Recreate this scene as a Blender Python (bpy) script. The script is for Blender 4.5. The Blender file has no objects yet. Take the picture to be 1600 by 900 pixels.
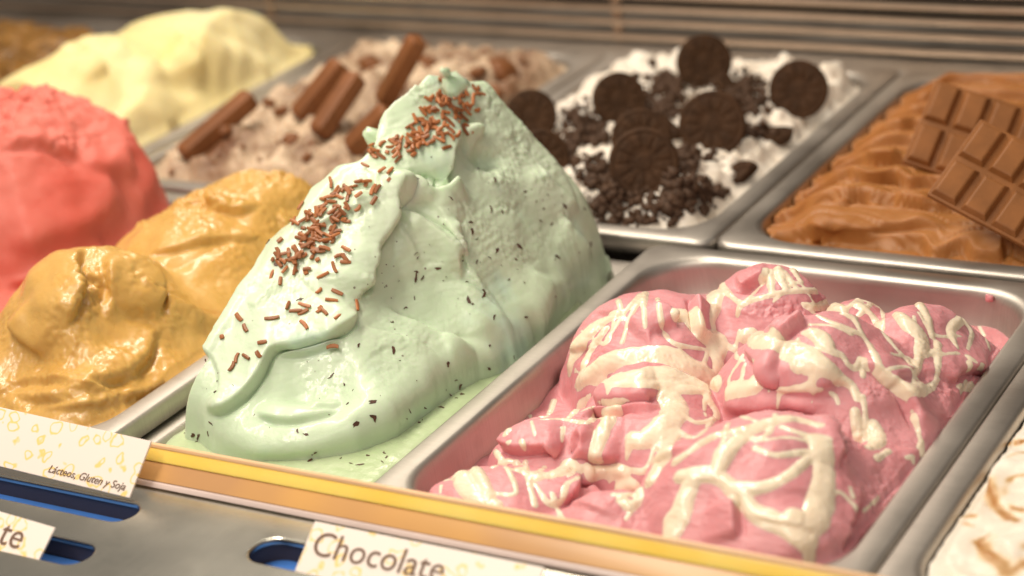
import bpy, bmesh, math, random
import numpy as np
from mathutils import Vector, Matrix

# ------------------------------------------------------------------ camera, light, exposure
scene = bpy.context.scene
coll = scene.collection
H = 0.48                                    # camera height above the pan rims (z = 0)
FPX = 3186.0                                # focal length in pixels of a 1600 px wide frame
CX, CY = 800.0, 450.0
_d = np.array([2000.0, -1590.0, FPX]); _d /= np.linalg.norm(_d)        # case depth (+y) seen by the lens
_r = -np.array([-5625.0, -690.0, FPX]); _r /= np.linalg.norm(_r)       # along the case (+x)
_r -= _d * (_r @ _d); _r /= np.linalg.norm(_r)
_u = np.cross(_r, _d)
if _u[1] > 0: _u = -_u
RM = np.stack([_r, _d, _u])
CAM = np.array([0.0, 0.0, H])

cam_data = bpy.data.cameras.new('camera')
cam = bpy.data.objects.new('camera', cam_data)
coll.objects.link(cam)
ax, ay, az = RM @ [1, 0, 0], RM @ [0, -1, 0], RM @ [0, 0, -1]
cam.matrix_world = Matrix(((ax[0], ay[0], az[0], 0), (ax[1], ay[1], az[1], 0), (ax[2], ay[2], az[2], H), (0, 0, 0, 1)))
cam_data.sensor_width = 36.0
cam_data.lens = FPX / 1600 * 36
cam_data.clip_start = 0.02
cam_data.clip_end = 50
cam_data.dof.use_dof = True
cam_data.dof.focus_distance = 1.09
cam_data.dof.aperture_fstop = 5.0
scene.camera = cam

world = bpy.data.worlds.new('World')
scene.world = world
world.use_nodes = True
world.node_tree.nodes['Background'].inputs[0].default_value = (1.0, 0.90, 0.78, 1)
world.node_tree.nodes['Background'].inputs[1].default_value = 0.31

def area(name, loc, target, sx, sy, power, col):
    l = bpy.data.lights.new(name, 'AREA')
    l.shape = 'RECTANGLE'; l.size = sx; l.size_y = sy; l.energy = power; l.color = col
    o = bpy.data.objects.new(name, l); coll.objects.link(o)
    o.location = loc
    o.rotation_euler = (Vector(target) - Vector(loc)).to_track_quat('-Z', 'Y').to_euler()
    return o
area('case_lamp', (-0.92, 0.88, 0.95), (-0.62, 0.95, 0.0), 1.8, 0.09, 20.0, (1.0, 0.89, 0.74))
area('front_fill', (-0.05, -0.15, 1.35), (-0.55, 0.85, 0.0), 1.2, 0.35, 7.2, (1.0, 0.90, 0.77))  # added fill from the front, brightens the rail, cards and near faces

scene.view_settings.view_transform = 'Standard'
scene.view_settings.look = 'None'
scene.view_settings.exposure = -0.10
scene.view_settings.gamma = 1.0
scene.view_settings.use_curve_mapping = False
scene.render.engine = 'CYCLES'
try:
    scene.cycles.use_denoising = True
    scene.cycles.max_bounces = 8
except Exception:
    pass

# ------------------------------------------------------------------ pixel helpers (a pixel gives a direction only)
def ray(px, py):
    return RM @ np.array([px - CX, py - CY, FPX])
def on_z(px, py, z=0.0):
    w = ray(px, py); t = (z - H) / w[2]; return CAM + w * t
def on_x(px, py, x):
    w = ray(px, py); return CAM + w * (x / w[0])
def on_y(px, py, y):
    w = ray(px, py); return CAM + w * (y / w[1])
def on_plane(px, py, P0, n):
    w = ray(px, py); t = np.dot(np.asarray(P0) - CAM, n) / np.dot(w, n); return CAM + w * t
def px_of(P):
    v = RM.T @ (np.asarray(P, float) - CAM); return (CX + FPX * v[0] / v[2], CY + FPX * v[1] / v[2])

rnd = random.Random(5)
# ------------------------------------------------------------------ noise
_rs = np.random.RandomState(11)
_perm = _rs.permutation(256)
_grad = _rs.normal(size=(256, 3)); _grad /= np.linalg.norm(_grad, axis=1)[:, None]
def perlin(P):
    P = np.asarray(P, float); sh = P.shape[:-1]; P = P.reshape(-1, 3)
    I = np.floor(P).astype(int); F = P - I
    U = F * F * F * (F * (F * 6 - 15) + 10)
    out = np.zeros(len(P))
    for a in (0, 1):
        for b in (0, 1):
            for c in (0, 1):
                idx = _perm[(_perm[(_perm[(I[:, 0] + a) & 255] + I[:, 1] + b) & 255] + I[:, 2] + c) & 255]
                g = _grad[idx]
                dt = g[:, 0] * (F[:, 0] - a) + g[:, 1] * (F[:, 1] - b) + g[:, 2] * (F[:, 2] - c)
                w = (U[:, 0] if a else 1 - U[:, 0]) * (U[:, 1] if b else 1 - U[:, 1]) * (U[:, 2] if c else 1 - U[:, 2])
                out += w * dt
    return (out * 1.6).reshape(sh)
def fbm(P, oct=4, gain=0.5):
    P = np.asarray(P, float); s = 0; a = 1.0
    for k in range(oct):
        s = s + a * perlin(P * (2.03 ** k) + 13.7 * k); a *= gain
    return s
def smooth(a, b, x):
    t = np.clip((x - a) / (b - a), 0, 1); return t * t * (3 - 2 * t)
def smax(a, b, k):
    h = np.clip(0.5 + 0.5 * (a - b) / k, 0, 1); return b + (a - b) * h + k * h * (1 - h)
def smin(a, b, k): return -smax(-a, -b, k)

# ------------------------------------------------------------------ materials
def new_mat(name):
    m = bpy.data.materials.new(name); m.use_nodes = True
    nt = m.node_tree; b = nt.nodes['Principled BSDF']
    return m, nt, b
def N(nt, typ, **kw):
    n = nt.nodes.new(typ)
    for k, v in kw.items(): setattr(n, k, v)
    return n
def coord(nt, scale=(1, 1, 1), kind='Object'):
    tc = N(nt, 'ShaderNodeTexCoord'); mp = N(nt, 'ShaderNodeMapping')
    mp.inputs['Scale'].default_value = scale
    nt.links.new(tc.outputs[kind], mp.inputs['Vector']); return mp.outputs['Vector']
def noise(nt, vec, scale, detail=4, rough=0.55):
    n = N(nt, 'ShaderNodeTexNoise'); n.inputs['Scale'].default_value = scale
    n.inputs['Detail'].default_value = detail; n.inputs['Roughness'].default_value = rough
    nt.links.new(vec, n.inputs['Vector']); return n.outputs['Fac']
def ramp(nt, fac, stops):
    r = N(nt, 'ShaderNodeValToRGB'); e = r.color_ramp.elements
    while len(e) < len(stops): e.new(0.5)
    for el, (p, c) in zip(e, stops):
        el.position = p; el.color = (*c, 1) if len(c) == 3 else c
    nt.links.new(fac, r.inputs['Fac']); return r.outputs['Color']
def mixc(nt, fac, a, b, mode='MIX'):
    m = N(nt, 'ShaderNodeMix', data_type='RGBA', blend_type=mode)
    for s, v in ((0, fac), (6, a), (7, b)):
        if hasattr(v, 'is_output'): nt.links.new(v, m.inputs[s])
        else: m.inputs[s].default_value = v if s == 0 else (*v, 1)
    return m.outputs[2]
def bump(nt, b, fac, strength, dist):
    n = N(nt, 'ShaderNodeBump'); n.inputs['Strength'].default_value = strength; n.inputs['Distance'].default_value = dist
    nt.links.new(fac, n.inputs['Height']); nt.links.new(n.outputs['Normal'], b.inputs['Normal']); return n
def sss(b, w, scale, rad):
    b.inputs['Subsurface Weight'].default_value = w
    b.inputs['Subsurface Scale'].default_value = scale
    b.inputs['Subsurface Radius'].default_value = rad

def gelato_mat(name, c0, c1, rough=0.38, rough_hi=0.55, sw=0.45, rad=(1, 0.7, 0.5), nscale=14, bs=0.25, spec=0.45, coat=0.0, fine=700):
    m, nt, b = new_mat(name)
    v = coord(nt)
    f = noise(nt, v, nscale, 5)
    col = ramp(nt, f, [(0.3, c0), (0.7, c1)])
    nt.links.new(col, b.inputs['Base Color'])
    f2 = noise(nt, v, 60, 4)
    r = N(nt, 'ShaderNodeMapRange'); r.inputs['From Min'].default_value = 0.35; r.inputs['From Max'].default_value = 0.65
    r.inputs['To Min'].default_value = rough; r.inputs['To Max'].default_value = rough_hi
    nt.links.new(f2, r.inputs['Value']); nt.links.new(r.outputs['Result'], b.inputs['Roughness'])
    b.inputs['Specular IOR Level'].default_value = spec
    sss(b, sw, 0.006, rad)
    b.inputs['Coat Weight'].default_value = coat; b.inputs['Coat Roughness'].default_value = 0.12
    bump(nt, b, noise(nt, v, fine, 5, 0.6), bs, 0.0006)
    return m, nt, b, col, v

def mint_material():
    m, nt, b, col, v = gelato_mat('mint_gelato', (0.53, 0.685, 0.475), (0.65, 0.75, 0.575), 0.30, 0.48, 0.35, (0.7, 1.0, 0.6), 9, 0.2, 0.45, 0.22)
    # ground chocolate specks stirred through the gelato
    vo = N(nt, 'ShaderNodeTexVoronoi'); vo.inputs['Scale'].default_value = 190
    nt.links.new(v, vo.inputs['Vector'])
    sp = N(nt, 'ShaderNodeSeparateColor'); nt.links.new(vo.outputs['Color'], sp.inputs[0])
    pick = N(nt, 'ShaderNodeMath', operation='GREATER_THAN'); pick.inputs[1].default_value = 0.93
    nt.links.new(sp.outputs[0], pick.inputs[0])
    near = N(nt, 'ShaderNodeMapRange'); near.inputs['From Min'].default_value = 0.16; near.inputs['From Max'].default_value = 0.10
    nt.links.new(vo.outputs['Distance'], near.inputs['Value'])
    mul = N(nt, 'ShaderNodeMath', operation='MULTIPLY'); nt.links.new(pick.outputs[0], mul.inputs[0]); nt.links.new(near.outputs['Result'], mul.inputs[1])
    mu2 = N(nt, 'ShaderNodeMath', operation='MULTIPLY'); mu2.inputs[1].default_value = 0.75; nt.links.new(mul.outputs[0], mu2.inputs[0])
    # pale blue-green streaks where the colouring is less stirred in
    st = noise(nt, coord(nt, (1, 1, 1)), 22, 3)
    stf = N(nt, 'ShaderNodeMapRange'); stf.inputs['From Min'].default_value = 0.56; stf.inputs['From Max'].default_value = 0.70; stf.inputs['To Max'].default_value = 0.5
    nt.links.new(st, stf.inputs['Value'])
    c2 = mixc(nt, stf.outputs['Result'], col, (0.48, 0.70, 0.60))
    c3 = mixc(nt, mu2.outputs[0], c2, (0.10, 0.045, 0.03))
    nt.links.new(c3, b.inputs['Base Color'])
    return m
MAT = {}
MAT['mint'] = mint_material()
MAT['puddle'] = gelato_mat('melted_mint', (0.46, 0.58, 0.33), (0.56, 0.65, 0.43), 0.12, 0.3, 0.3, (0.7, 1, 0.6), 20, 0.35, 0.5, 0.2)[0]
MAT['pink'] = gelato_mat('strawberry_gelato', (0.66, 0.25, 0.275), (0.74, 0.355, 0.385), 0.36, 0.5, 0.45, (1, 0.45, 0.4), 16, 0.3)[0]
MAT['cream'] = gelato_mat('white_chocolate', (0.86, 0.70, 0.53), (0.88, 0.77, 0.60), 0.22, 0.38, 0.3, (1, 0.8, 0.55), 30, 0.03, 0.5, 0.3)[0]
MAT['caramel'] = gelato_mat('caramel_gelato', (0.58, 0.32, 0.075), (0.68, 0.42, 0.13), 0.24, 0.5, 0.3, (1, 0.6, 0.25), 12, 0.4, 0.5, 0.35, 420)[0]
MAT['red'] = gelato_mat('red_fruit_gelato', (0.60, 0.105, 0.075), (0.70, 0.22, 0.175), 0.45, 0.6, 0.45, (1, 0.4, 0.3), 12, 0.3, 0.35)[0]
MAT['yellow'] = gelato_mat('lemon_gelato', (0.82, 0.69, 0.31), (0.87, 0.78, 0.47), 0.45, 0.6, 0.4, (1, 0.8, 0.4), 10, 0.2, 0.35)[0]
MAT['beige'] = gelato_mat('wafer_gelato', (0.16, 0.065, 0.025), (0.76, 0.60, 0.43), 0.45, 0.6, 0.4, (1, 0.7, 0.5), 22, 0.5)[0]
MAT['white'] = gelato_mat('cookie_gelato', (0.80, 0.70, 0.58), (0.85, 0.79, 0.71), 0.4, 0.55, 0.4, (1, 0.9, 0.8), 30, 0.4)[0]
MAT['choc'] = gelato_mat('chocolate_gelato', (0.34, 0.130, 0.030), (0.42, 0.175, 0.048), 0.46, 0.6, 0.25, (1, 0.5, 0.25), 14, 0.25)[0]
MAT['brown'] = gelato_mat('dark_caramel_gelato', (0.10, 0.045, 0.012), (0.42, 0.21, 0.05), 0.3, 0.5, 0.2, (1, 0.5, 0.25), 60, 0.5)[0]

def rnd_tint(m):
    nt = m.node_tree; b = nt.nodes['Principled BSDF']; oi = N(nt, 'ShaderNodeObjectInfo')
    src = b.inputs['Base Color'].links[0].from_socket
    hv = N(nt, 'ShaderNodeHueSaturation'); mr = N(nt, 'ShaderNodeMapRange'); mr.inputs['To Min'].default_value = 0.70; mr.inputs['To Max'].default_value = 1.25
    nt.links.new(oi.outputs['Random'], mr.inputs['Value']); nt.links.new(mr.outputs['Result'], hv.inputs['Value']); nt.links.new(src, hv.inputs['Color']); nt.links.new(hv.outputs['Color'], b.inputs['Base Color']); return m
def simple(name, col, rough=0.5, metal=0.0, var=0.0, nscale=40, bs=0.0, bscale=300, spec=0.5, bdist=0.0006):
    m, nt, b = new_mat(name)
    v = coord(nt)
    if var:
        f = noise(nt, v, nscale, 5)
        lo = tuple(max(0, c * (1 - var)) for c in col); hi = tuple(min(1, c * (1 + var)) for c in col)
        nt.links.new(ramp(nt, f, [(0.3, lo), (0.7, hi)]), b.inputs['Base Color'])
    else:
        b.inputs['Base Color'].default_value = (*col, 1)
    b.inputs['Roughness'].default_value = rough; b.inputs['Metallic'].default_value = metal
    b.inputs['Specular IOR Level'].default_value = spec
    if bs: bump(nt, b, noise(nt, v, bscale, 5), bs, bdist)
    return m
MAT['sprinkle'] = simple('milk_chocolate_sprinkle', (0.37, 0.130, 0.042), 0.42, 0, 0.15, 300, 0.15, 900)
rnd_tint(MAT['sprinkle'])
MAT['milk'] = simple('milk_chocolate', (0.255, 0.100, 0.030), 0.52, 0, 0.18, 60, 0.2, 500, 0.25)
MAT['finger'] = simple('finger_chocolate', (0.20, 0.075, 0.026), 0.50, 0, 0.2, 60, 0.15, 500, 0.3)
MAT['cookie'] = simple('cocoa_biscuit', (0.055, 0.026, 0.012), 0.75, 0, 0.35, 160, 0.6, 900, 0.2)
MAT['crumb'] = simple('cocoa_crumb', (0.060, 0.026, 0.010), 0.75, 0, 0.4, 300, 0.5, 900)
MAT['flake'] = simple('dark_flake', (0.085, 0.034, 0.02), 0.5, 0, 0.3, 300)
MAT['cake'] = simple('toffee_lump', (0.20, 0.075, 0.025), 0.45, 0, 0.3, 80, 0.4, 300)

def steel_mat(name, col, rough, streak=(1, 60, 1), bs=0.05):
    m, nt, b = new_mat(name)
    v = coord(nt, streak)
    f = noise(nt, v, 30, 4)
    c1 = ramp(nt, f, [(0.3, tuple(c * 0.88 for c in col)), (0.7, col)])
    sm = noise(nt, coord(nt), 26, 6, 0.65)
    smf = N(nt, 'ShaderNodeMapRange'); smf.inputs['From Min'].default_value = 0.54; smf.inputs['From Max'].default_value = 0.72; smf.inputs['To Max'].default_value = 0.45; nt.links.new(sm, smf.inputs['Value'])
    nt.links.new(mixc(nt, smf.outputs['Result'], c1, tuple(c * 0.62 for c in col)), b.inputs['Base Color'])
    b.inputs['Metallic'].default_value = 1.0
    f2 = noise(nt, coord(nt), 9, 5)
    r = N(nt, 'ShaderNodeMapRange'); r.inputs['To Min'].default_value = rough * 0.45; r.inputs['To Max'].default_value = rough * 1.6
    nt.links.new(f2, r.inputs['Value']); nt.links.new(r.outputs['Result'], b.inputs['Roughness'])
    bump(nt, b, f, bs, 0.0003)
    return m
MAT['steel'] = steel_mat('brushed_pan_steel', (0.54, 0.50, 0.455), 0.48)
MAT['ledge'] = steel_mat('ledge_steel', (0.64, 0.62, 0.55), 0.22, (60, 1, 1))
MAT['dark'] = simple('dark_case_interior', (0.035, 0.024, 0.015), 0.7, 0, 0.5, 12)
MAT['case'] = simple('case_floor_paint', (0.16, 0.13, 0.10), 0.6, 0, 0.2, 12)
MAT['bar'] = steel_mat('grille_steel', (0.66, 0.52, 0.41), 0.45)

# ------------------------------------------------------------------ object helpers
def tag(o, label=None, cat=None, group=None, kind=None):
    if label: o['label'] = label
    if cat: o['category'] = cat
    if group: o['group'] = group
    if kind: o['kind'] = kind
    return o
def empty(name, loc=(0, 0, 0)):
    o = bpy.data.objects.new(name, None); coll.objects.link(o); o.location = loc; o.empty_display_size = 0.02; return o
def link(name, me, mat=None, parent=None, loc=None):
    o = bpy.data.objects.new(name, me); coll.objects.link(o)
    if mat is not None and not me.materials: me.materials.append(mat)
    if loc is not None: o.location = loc
    if parent is not None:
        o.parent = parent
        o.matrix_parent_inverse = parent.matrix_basis.inverted()
    return o
def mesh_np(name, V, Fc, shade=True):
    """V (n,3), Fc (m,k) with k = 3 or 4"""
    me = bpy.data.meshes.new(name)
    V = np.ascontiguousarray(V, dtype=np.float32); Fc = np.ascontiguousarray(Fc, dtype=np.int32)
    k = Fc.shape[1]
    me.vertices.add(len(V)); me.vertices.foreach_set('co', V.ravel())
    me.loops.add(Fc.size); me.loops.foreach_set('vertex_index', Fc.ravel())
    me.polygons.add(len(Fc)); me.polygons.foreach_set('loop_start', np.arange(0, Fc.size, k, dtype=np.int32))
    try: me.polygons.foreach_set('loop_total', np.full(len(Fc), k, dtype=np.int32))
    except Exception: pass
    me.update(calc_edges=True)
    if shade: me.polygons.foreach_set('use_smooth', np.ones(len(Fc), dtype=bool))
    me.validate(); return me
def mesh_bm(name, bm, shade=False):
    me = bpy.data.meshes.new(name); bm.normal_update(); bm.to_mesh(me); bm.free()
    if shade:
        for p in me.polygons: p.use_smooth = True
    return me
def bevel_all(bm, w, seg=2):
    bmesh.ops.bevel(bm, geom=list(bm.edges), offset=w, segments=seg, affect='EDGES', profile=0.6)
def box_bm(x0, x1, y0, y1, z0, z1, bev=0.0, seg=2):
    bm = bmesh.new(); bmesh.ops.create_cube(bm, size=1.0)
    for v in bm.verts:
        v.co = Vector(((x0 + x1) / 2 + v.co.x * (x1 - x0), (y0 + y1) / 2 + v.co.y * (y1 - y0), (z0 + z1) / 2 + v.co.z * (z1 - z0)))
    if bev: bevel_all(bm, bev, seg)
    return bm

# ------------------------------------------------------------------ sculpted height sheets for the gelato
def blur(A, k):
    for axn in (0, 1):
        pad = [(0, 0)] * A.ndim; pad[axn] = (k + 1, k)
        C = np.cumsum(np.pad(A, pad, mode='edge'), axis=axn); n = A.shape[axn]
        A = (np.take(C, range(2 * k + 1, 2 * k + 1 + n), axis=axn) - np.take(C, range(0, n), axis=axn)) / (2 * k + 1)
    return A
def grainy(S, amp, freq):
    m = smooth(-0.05, 0.45, perlin(S.V * 28 + 5.0)); S.jitter(amp, freq, 2, 0.25 + m, 0.6)
class Sheet:
    def __init__(s, x0, x1, y0, y1, res):
        s.nx = int((x1 - x0) / res) + 1; s.ny = int((y1 - y0) / res) + 1
        s.x0, s.x1, s.y0, s.y1 = x0, x1, y0, y1
        s.X, s.Y = np.meshgrid(np.linspace(x0, x1, s.nx), np.linspace(y0, y1, s.ny))
        s.Z = np.zeros_like(s.X); s.V = None
    def lift(s):                                   # from heights to free vertices
        s.V = np.stack([s.X, s.Y, s.Z], -1); s.normals()
    def normals(s):
        B = s.V
        for k in (3, 4):                           # displacement follows the smoothed form, so edges do not comb
            B = blur(B, k)
        du = np.gradient(B, axis=1); dv = np.gradient(B, axis=0)
        n = np.cross(du, dv); n /= np.maximum(np.linalg.norm(n, axis=-1, keepdims=True), 1e-12); s.N = n
    def height(s, x, y, A=None):
        A = s.Z if A is None else A
        u = np.clip((x - s.x0) / (s.x1 - s.x0) * (s.nx - 1), 0, s.nx - 1.001); v = np.clip((y - s.y0) / (s.y1 - s.y0) * (s.ny - 1), 0, s.ny - 1.001)
        i = u.astype(int); j = v.astype(int); fu = u - i; fv = v - j
        return (A[j, i] * (1 - fu) * (1 - fv) + A[j, i + 1] * fu * (1 - fv) + A[j + 1, i] * (1 - fu) * fv + A[j + 1, i + 1] * fu * fv)
    def cast(s, pts, zmax=0.2, zmin=-0.06):
        """first hit of each pixel's ray with the height sheet"""
        pts = np.atleast_2d(np.asarray(pts, float))[:, :2]
        W = np.stack([ray(*p) for p in pts])
        t0 = (zmax - H) / W[:, 2]; t1 = (zmin - H) / W[:, 2]
        k = np.linspace(0, 1, 900)[None, :]
        T = t0[:, None] + (t1 - t0)[:, None] * k
        P = CAM + W[:, None, :] * T[..., None]
        inside = (P[..., 0] > s.x0) & (P[..., 0] < s.x1) & (P[..., 1] > s.y0) & (P[..., 1] < s.y1)
        hit = (P[..., 2] <= s.height(P[..., 0], P[..., 1])) & inside
        idx = np.argmax(hit, 1); ok = hit.any(1)
        ar = np.arange(len(pts)); i0 = np.maximum(idx - 1, 0)
        g1 = P[ar, idx, 2] - s.height(P[ar, idx, 0], P[ar, idx, 1]); g0 = P[ar, i0, 2] - s.height(P[ar, i0, 0], P[ar, i0, 1])
        f = np.clip(np.where(np.abs(g0 - g1) > 1e-9, g0 / (g0 - g1 + 1e-12), 1), 0, 1)[:, None]
        out = P[ar, i0] * (1 - f) + P[ar, idx] * f
        return out, ok
    def dense(s, pts, step=0.0012, runs=False):
        """pixel polyline -> curved 3-D polyline on the sheet with per-sample extras"""
        p = np.asarray(pts, float)
        if len(p) > 2:                              # Catmull-Rom in the picture, only to trace the curve smoothly
            q = []
            pp = np.vstack([2 * p[0] - p[1], p, 2 * p[-1] - p[-2]])
            for i in range(1, len(pp) - 2):
                n = max(2, int(np.hypot(*(pp[i + 1] - pp[i])[:2]) / 4))
                for t in np.linspace(0, 1, n, endpoint=False):
                    a, b, c, d = pp[i - 1], pp[i], pp[i + 1], pp[i + 2]
                    q.append(0.5 * ((2 * b) + (c - a) * t + (2 * a - 5 * b + 4 * c - d) * t * t + (3 * b - a - 3 * c + d) * t ** 3))
            q.append(pp[-2]); p = np.array(q)
        else:
            n = max(2, int(np.hypot(*(p[1] - p[0])[:2]) / 4)); t = np.linspace(0, 1, n)[:, None]; p = p[0] * (1 - t) + p[1] * t
        P, ok = s.cast(p)
        P, p = P[ok], p[ok]
        if len(P) < 3: return [] if runs else (None, None)
        cut = np.nonzero(np.linalg.norm(np.diff(P, axis=0), axis=1) > 0.022)[0]           # keep the longest run without a jump behind a crest
        if runs:
            b = np.r_[0, np.nonzero(np.linalg.norm(np.diff(P, axis=0), axis=1) > 0.012)[0] + 1, len(P)]; out = []
            for k in range(len(b) - 1):
                P_, p_ = P[b[k]:b[k + 1]], p[b[k]:b[k + 1]]
                if len(P_) < 2: continue
                D = np.r_[0, np.cumsum(np.linalg.norm(np.diff(P_, axis=0), axis=1))]; tt = np.linspace(0, D[-1], max(3, int(D[-1] / step)))
                out.append((np.stack([np.interp(tt, D, P_[:, c]) for c in range(3)], -1), np.interp(tt, D, p_[:, 2])))
            return out
        if len(cut):
            b = np.r_[0, cut + 1, len(P)]; k = int(np.argmax(np.diff(b))); P, p = P[b[k]:b[k + 1]], p[b[k]:b[k + 1]]
            if len(P) < 3: return None, None
        # bridge jumps where the ray slips behind a crest
        D = np.r_[0, np.cumsum(np.linalg.norm(np.diff(P, axis=0), axis=1))]
        n = max(3, int(D[-1] / step)); tt = np.linspace(0, D[-1], n)
        Q = np.stack([np.interp(tt, D, P[:, k]) for k in range(3)], -1)
        k = 4
        Qs = np.stack([np.convolve(np.pad(Q[:, c], k, mode='edge'), np.ones(2 * k + 1) / (2 * k + 1), 'valid') for c in range(3)], -1)
        Q = Qs if len(Q) > 12 else Q
        E = np.stack([np.interp(tt, D, p[:, k]) for k in range(2, p.shape[1])], -1) if p.shape[1] > 2 else None
        return Q, E
    def regrid(s):
        """after sculpting: top heights and vertex numbers per cell, so pixels can be cast on the final form"""
        V = s.V.reshape(-1, 3)
        i = np.clip(np.rint((V[:, 0] - s.x0) / (s.x1 - s.x0) * (s.nx - 1)).astype(int), 0, s.nx - 1); j = np.clip(np.rint((V[:, 1] - s.y0) / (s.y1 - s.y0) * (s.ny - 1)).astype(int), 0, s.ny - 1)
        c = j * s.nx + i; o = np.argsort(V[:, 2], kind='stable')
        idx = np.full(s.nx * s.ny, -1); idx[c[o]] = o
        Z = np.where(idx >= 0, V[np.maximum(idx, 0), 2], -9.0).reshape(s.ny, s.nx); idx = idx.reshape(s.ny, s.nx)
        for _ in range(6):
            hole = idx < 0
            if not hole.any(): break
            for sh_, a_ in ((1, 0), (-1, 0), (1, 1), (-1, 1)):
                zi, ii = np.roll(Z, sh_, a_), np.roll(idx, sh_, a_); m = (idx < 0) & (ii >= 0); Z[m] = zi[m]; idx[m] = ii[m]
        s.Z = np.where(idx >= 0, Z, s.V[..., 2]); s.cell = np.where(idx >= 0, idx, np.arange(s.nx * s.ny).reshape(s.ny, s.nx))
    def at(s, p):
        i = int(np.clip(round((p[0] - s.x0) / (s.x1 - s.x0) * (s.nx - 1)), 0, s.nx - 1)); j = int(np.clip(round((p[1] - s.y0) / (s.y1 - s.y0) * (s.ny - 1)), 0, s.ny - 1))
        return Vector(s.N.reshape(-1, 3)[s.cell[j, i]]), Vector(p)
    def near(s, Q, rad):
        lo, hi = Q.min(0) - rad, Q.max(0) + rad
        m = np.all((s.V > lo) & (s.V < hi), -1)
        jj, ii = np.nonzero(m)
        if len(jj) == 0: return None
        v = s.V[jj, ii]; best = np.full(len(v), 1e9); bi = np.zeros(len(v), int)
        for c in range(0, len(Q), 64):
            d = ((v[:, None, :] - Q[None, c:c + 64]) ** 2).sum(-1); k = d.argmin(1); dm = d[np.arange(len(v)), k]
            u = dm < best; best[u] = dm[u]; bi[u] = k[u] + c
        return jj, ii, v, np.sqrt(best), bi
    def lip(s, pts, h, soft=0.02, sharp=0.0014, over=0.0, taper=0.22, wob=0.35):
        """a sheet edge: the surface left of the stroke stands h proud, drops sharply to the right of it"""
        Q, _ = s.dense(pts)
        if Q is None: return
        r = s.near(Q, soft * 2.2)
        if r is None: return
        jj, ii, v, d, bi = r
        T = np.gradient(Q, axis=0); k = 9
        T = np.stack([np.convolve(np.pad(T[:, c], k, mode='edge'), np.ones(2 * k + 1) / (2 * k + 1), 'valid') for c in range(3)], -1)
        T /= np.maximum(np.linalg.norm(T, axis=1, keepdims=True), 1e-9)
        n = s.N[jj, ii]; m_ = len(Q) - 1
        stp = np.linalg.norm(Q[-1] - Q[-2]) + 1e-6
        bf = bi + ((v - Q[bi]) * T[bi]).sum(-1) / stp; bc = np.clip(bi + np.clip(bf - bi, -0.5, 0.5), 0, m_)
        b0 = np.minimum(bc.astype(int), m_ - 1); fb = (bc - b0)[:, None]
        Qc = Q[b0] * (1 - fb) + Q[b0 + 1] * fb; Tc = T[b0] * (1 - fb) + T[b0 + 1] * fb; Tc /= np.maximum(np.linalg.norm(Tc, axis=1, keepdims=True), 1e-9)
        side = np.cross(n, Tc); side /= np.maximum(np.linalg.norm(side, axis=1, keepdims=True), 1e-9)
        rel = v - Qc; sgn = np.sign((rel * side).sum(-1)); al = np.abs((rel * Tc).sum(-1))
        sd = (rel * side).sum(-1)
        u = bc / m_
        w = smooth(0, taper, u) * smooth(0, taper, 1 - u) * np.where((bi < 2) | (bi > m_ - 2), np.exp(-(al / 0.004) ** 2), 1.0)
        w = w * (1 + wob * perlin(v * 55 + 3.1))
        prof = np.where(sd > 0, np.exp(-(sd / soft) ** 1.5), 0) * smooth(-sharp, sharp, sd) + np.where(sd <= 0, smooth(-sharp, sharp, sd), 0) - 0.30 * np.exp(-((sd + sharp + 0.0012) / 0.0020) ** 2)
        dv = n * (h * w * prof)[:, None]
        if over:
            dv = dv - side * (over * w * np.exp(-((sd - sharp) / (0.004)) ** 2))[:, None]
        A = np.zeros_like(s.V); A[jj, ii] = dv
        j0, j1, i0, i1 = max(jj.min() - 4, 0), jj.max() + 5, max(ii.min() - 4, 0), ii.max() + 5
        s.V[j0:j1, i0:i1] += blur(blur(A[j0:j1, i0:i1], 1), 1)
        s.normals()
    def ridge(s, pts, h, wid=0.004, taper=0.25, wob=0.4):
        Q, _ = s.dense(pts)
        if Q is None: return
        r = s.near(Q, wid * 3)
        if r is None: return
        jj, ii, v, d, bi = r
        u = bi / (len(Q) - 1.0); w = smooth(0, taper, u) * smooth(0, taper, 1 - u) * (1 + wob * perlin(v * 60))
        s.V[jj, ii] += s.N[jj, ii] * (h * w * np.exp(-(d / wid) ** 2 * 1.2))[:, None]
        s.normals()
    def dent(s, px, py, rpx, depth, asp=1.0, ang=0.0, p=2.0):
        P, ok = s.cast([(px, py)])
        if not ok[0]: return
        r = rpx / 2850.0; D = s.V - P[0]
        # axes in the view's own right/up are only used to size an oval dent
        a, b = np.array(ax), np.array(ay); ca, sa = math.cos(ang), math.sin(ang)
        e1 = ca * a + sa * b; e2 = -sa * a + ca * b
        q = np.sqrt(((D @ e1) / r) ** 2 + ((D @ e2) / (r * asp)) ** 2 + ((D @ np.array(az)) / (r * 1.6)) ** 2)
        s.V -= s.N * (depth * np.exp(-q ** p))[..., None]
        s.normals()
    def jitter(s, amp, freq, oct=3, mask=None, gain=0.5, off=0.0):
        n = fbm(s.V * freq + off, oct, gain)
        if mask is not None: n = n * mask
        s.V += s.N * (amp * n)[..., None]; s.normals()
    def pixels(s):
        v = (s.V - CAM) @ RM
        return CX + FPX * v[..., 0] / v[..., 2], CY + FPX * v[..., 1] / v[..., 2]
    def patch(s, px, py, rx, ry=None, ang=0):
        ry = ry or rx
        X, Y = s.pixels(); dx, dy = X - px, Y - py; c, q = math.cos(ang), math.sin(ang)
        return np.exp(-(((dx * c + dy * q) / rx) ** 2 + ((-dx * q + dy * c) / ry) ** 2))
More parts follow.
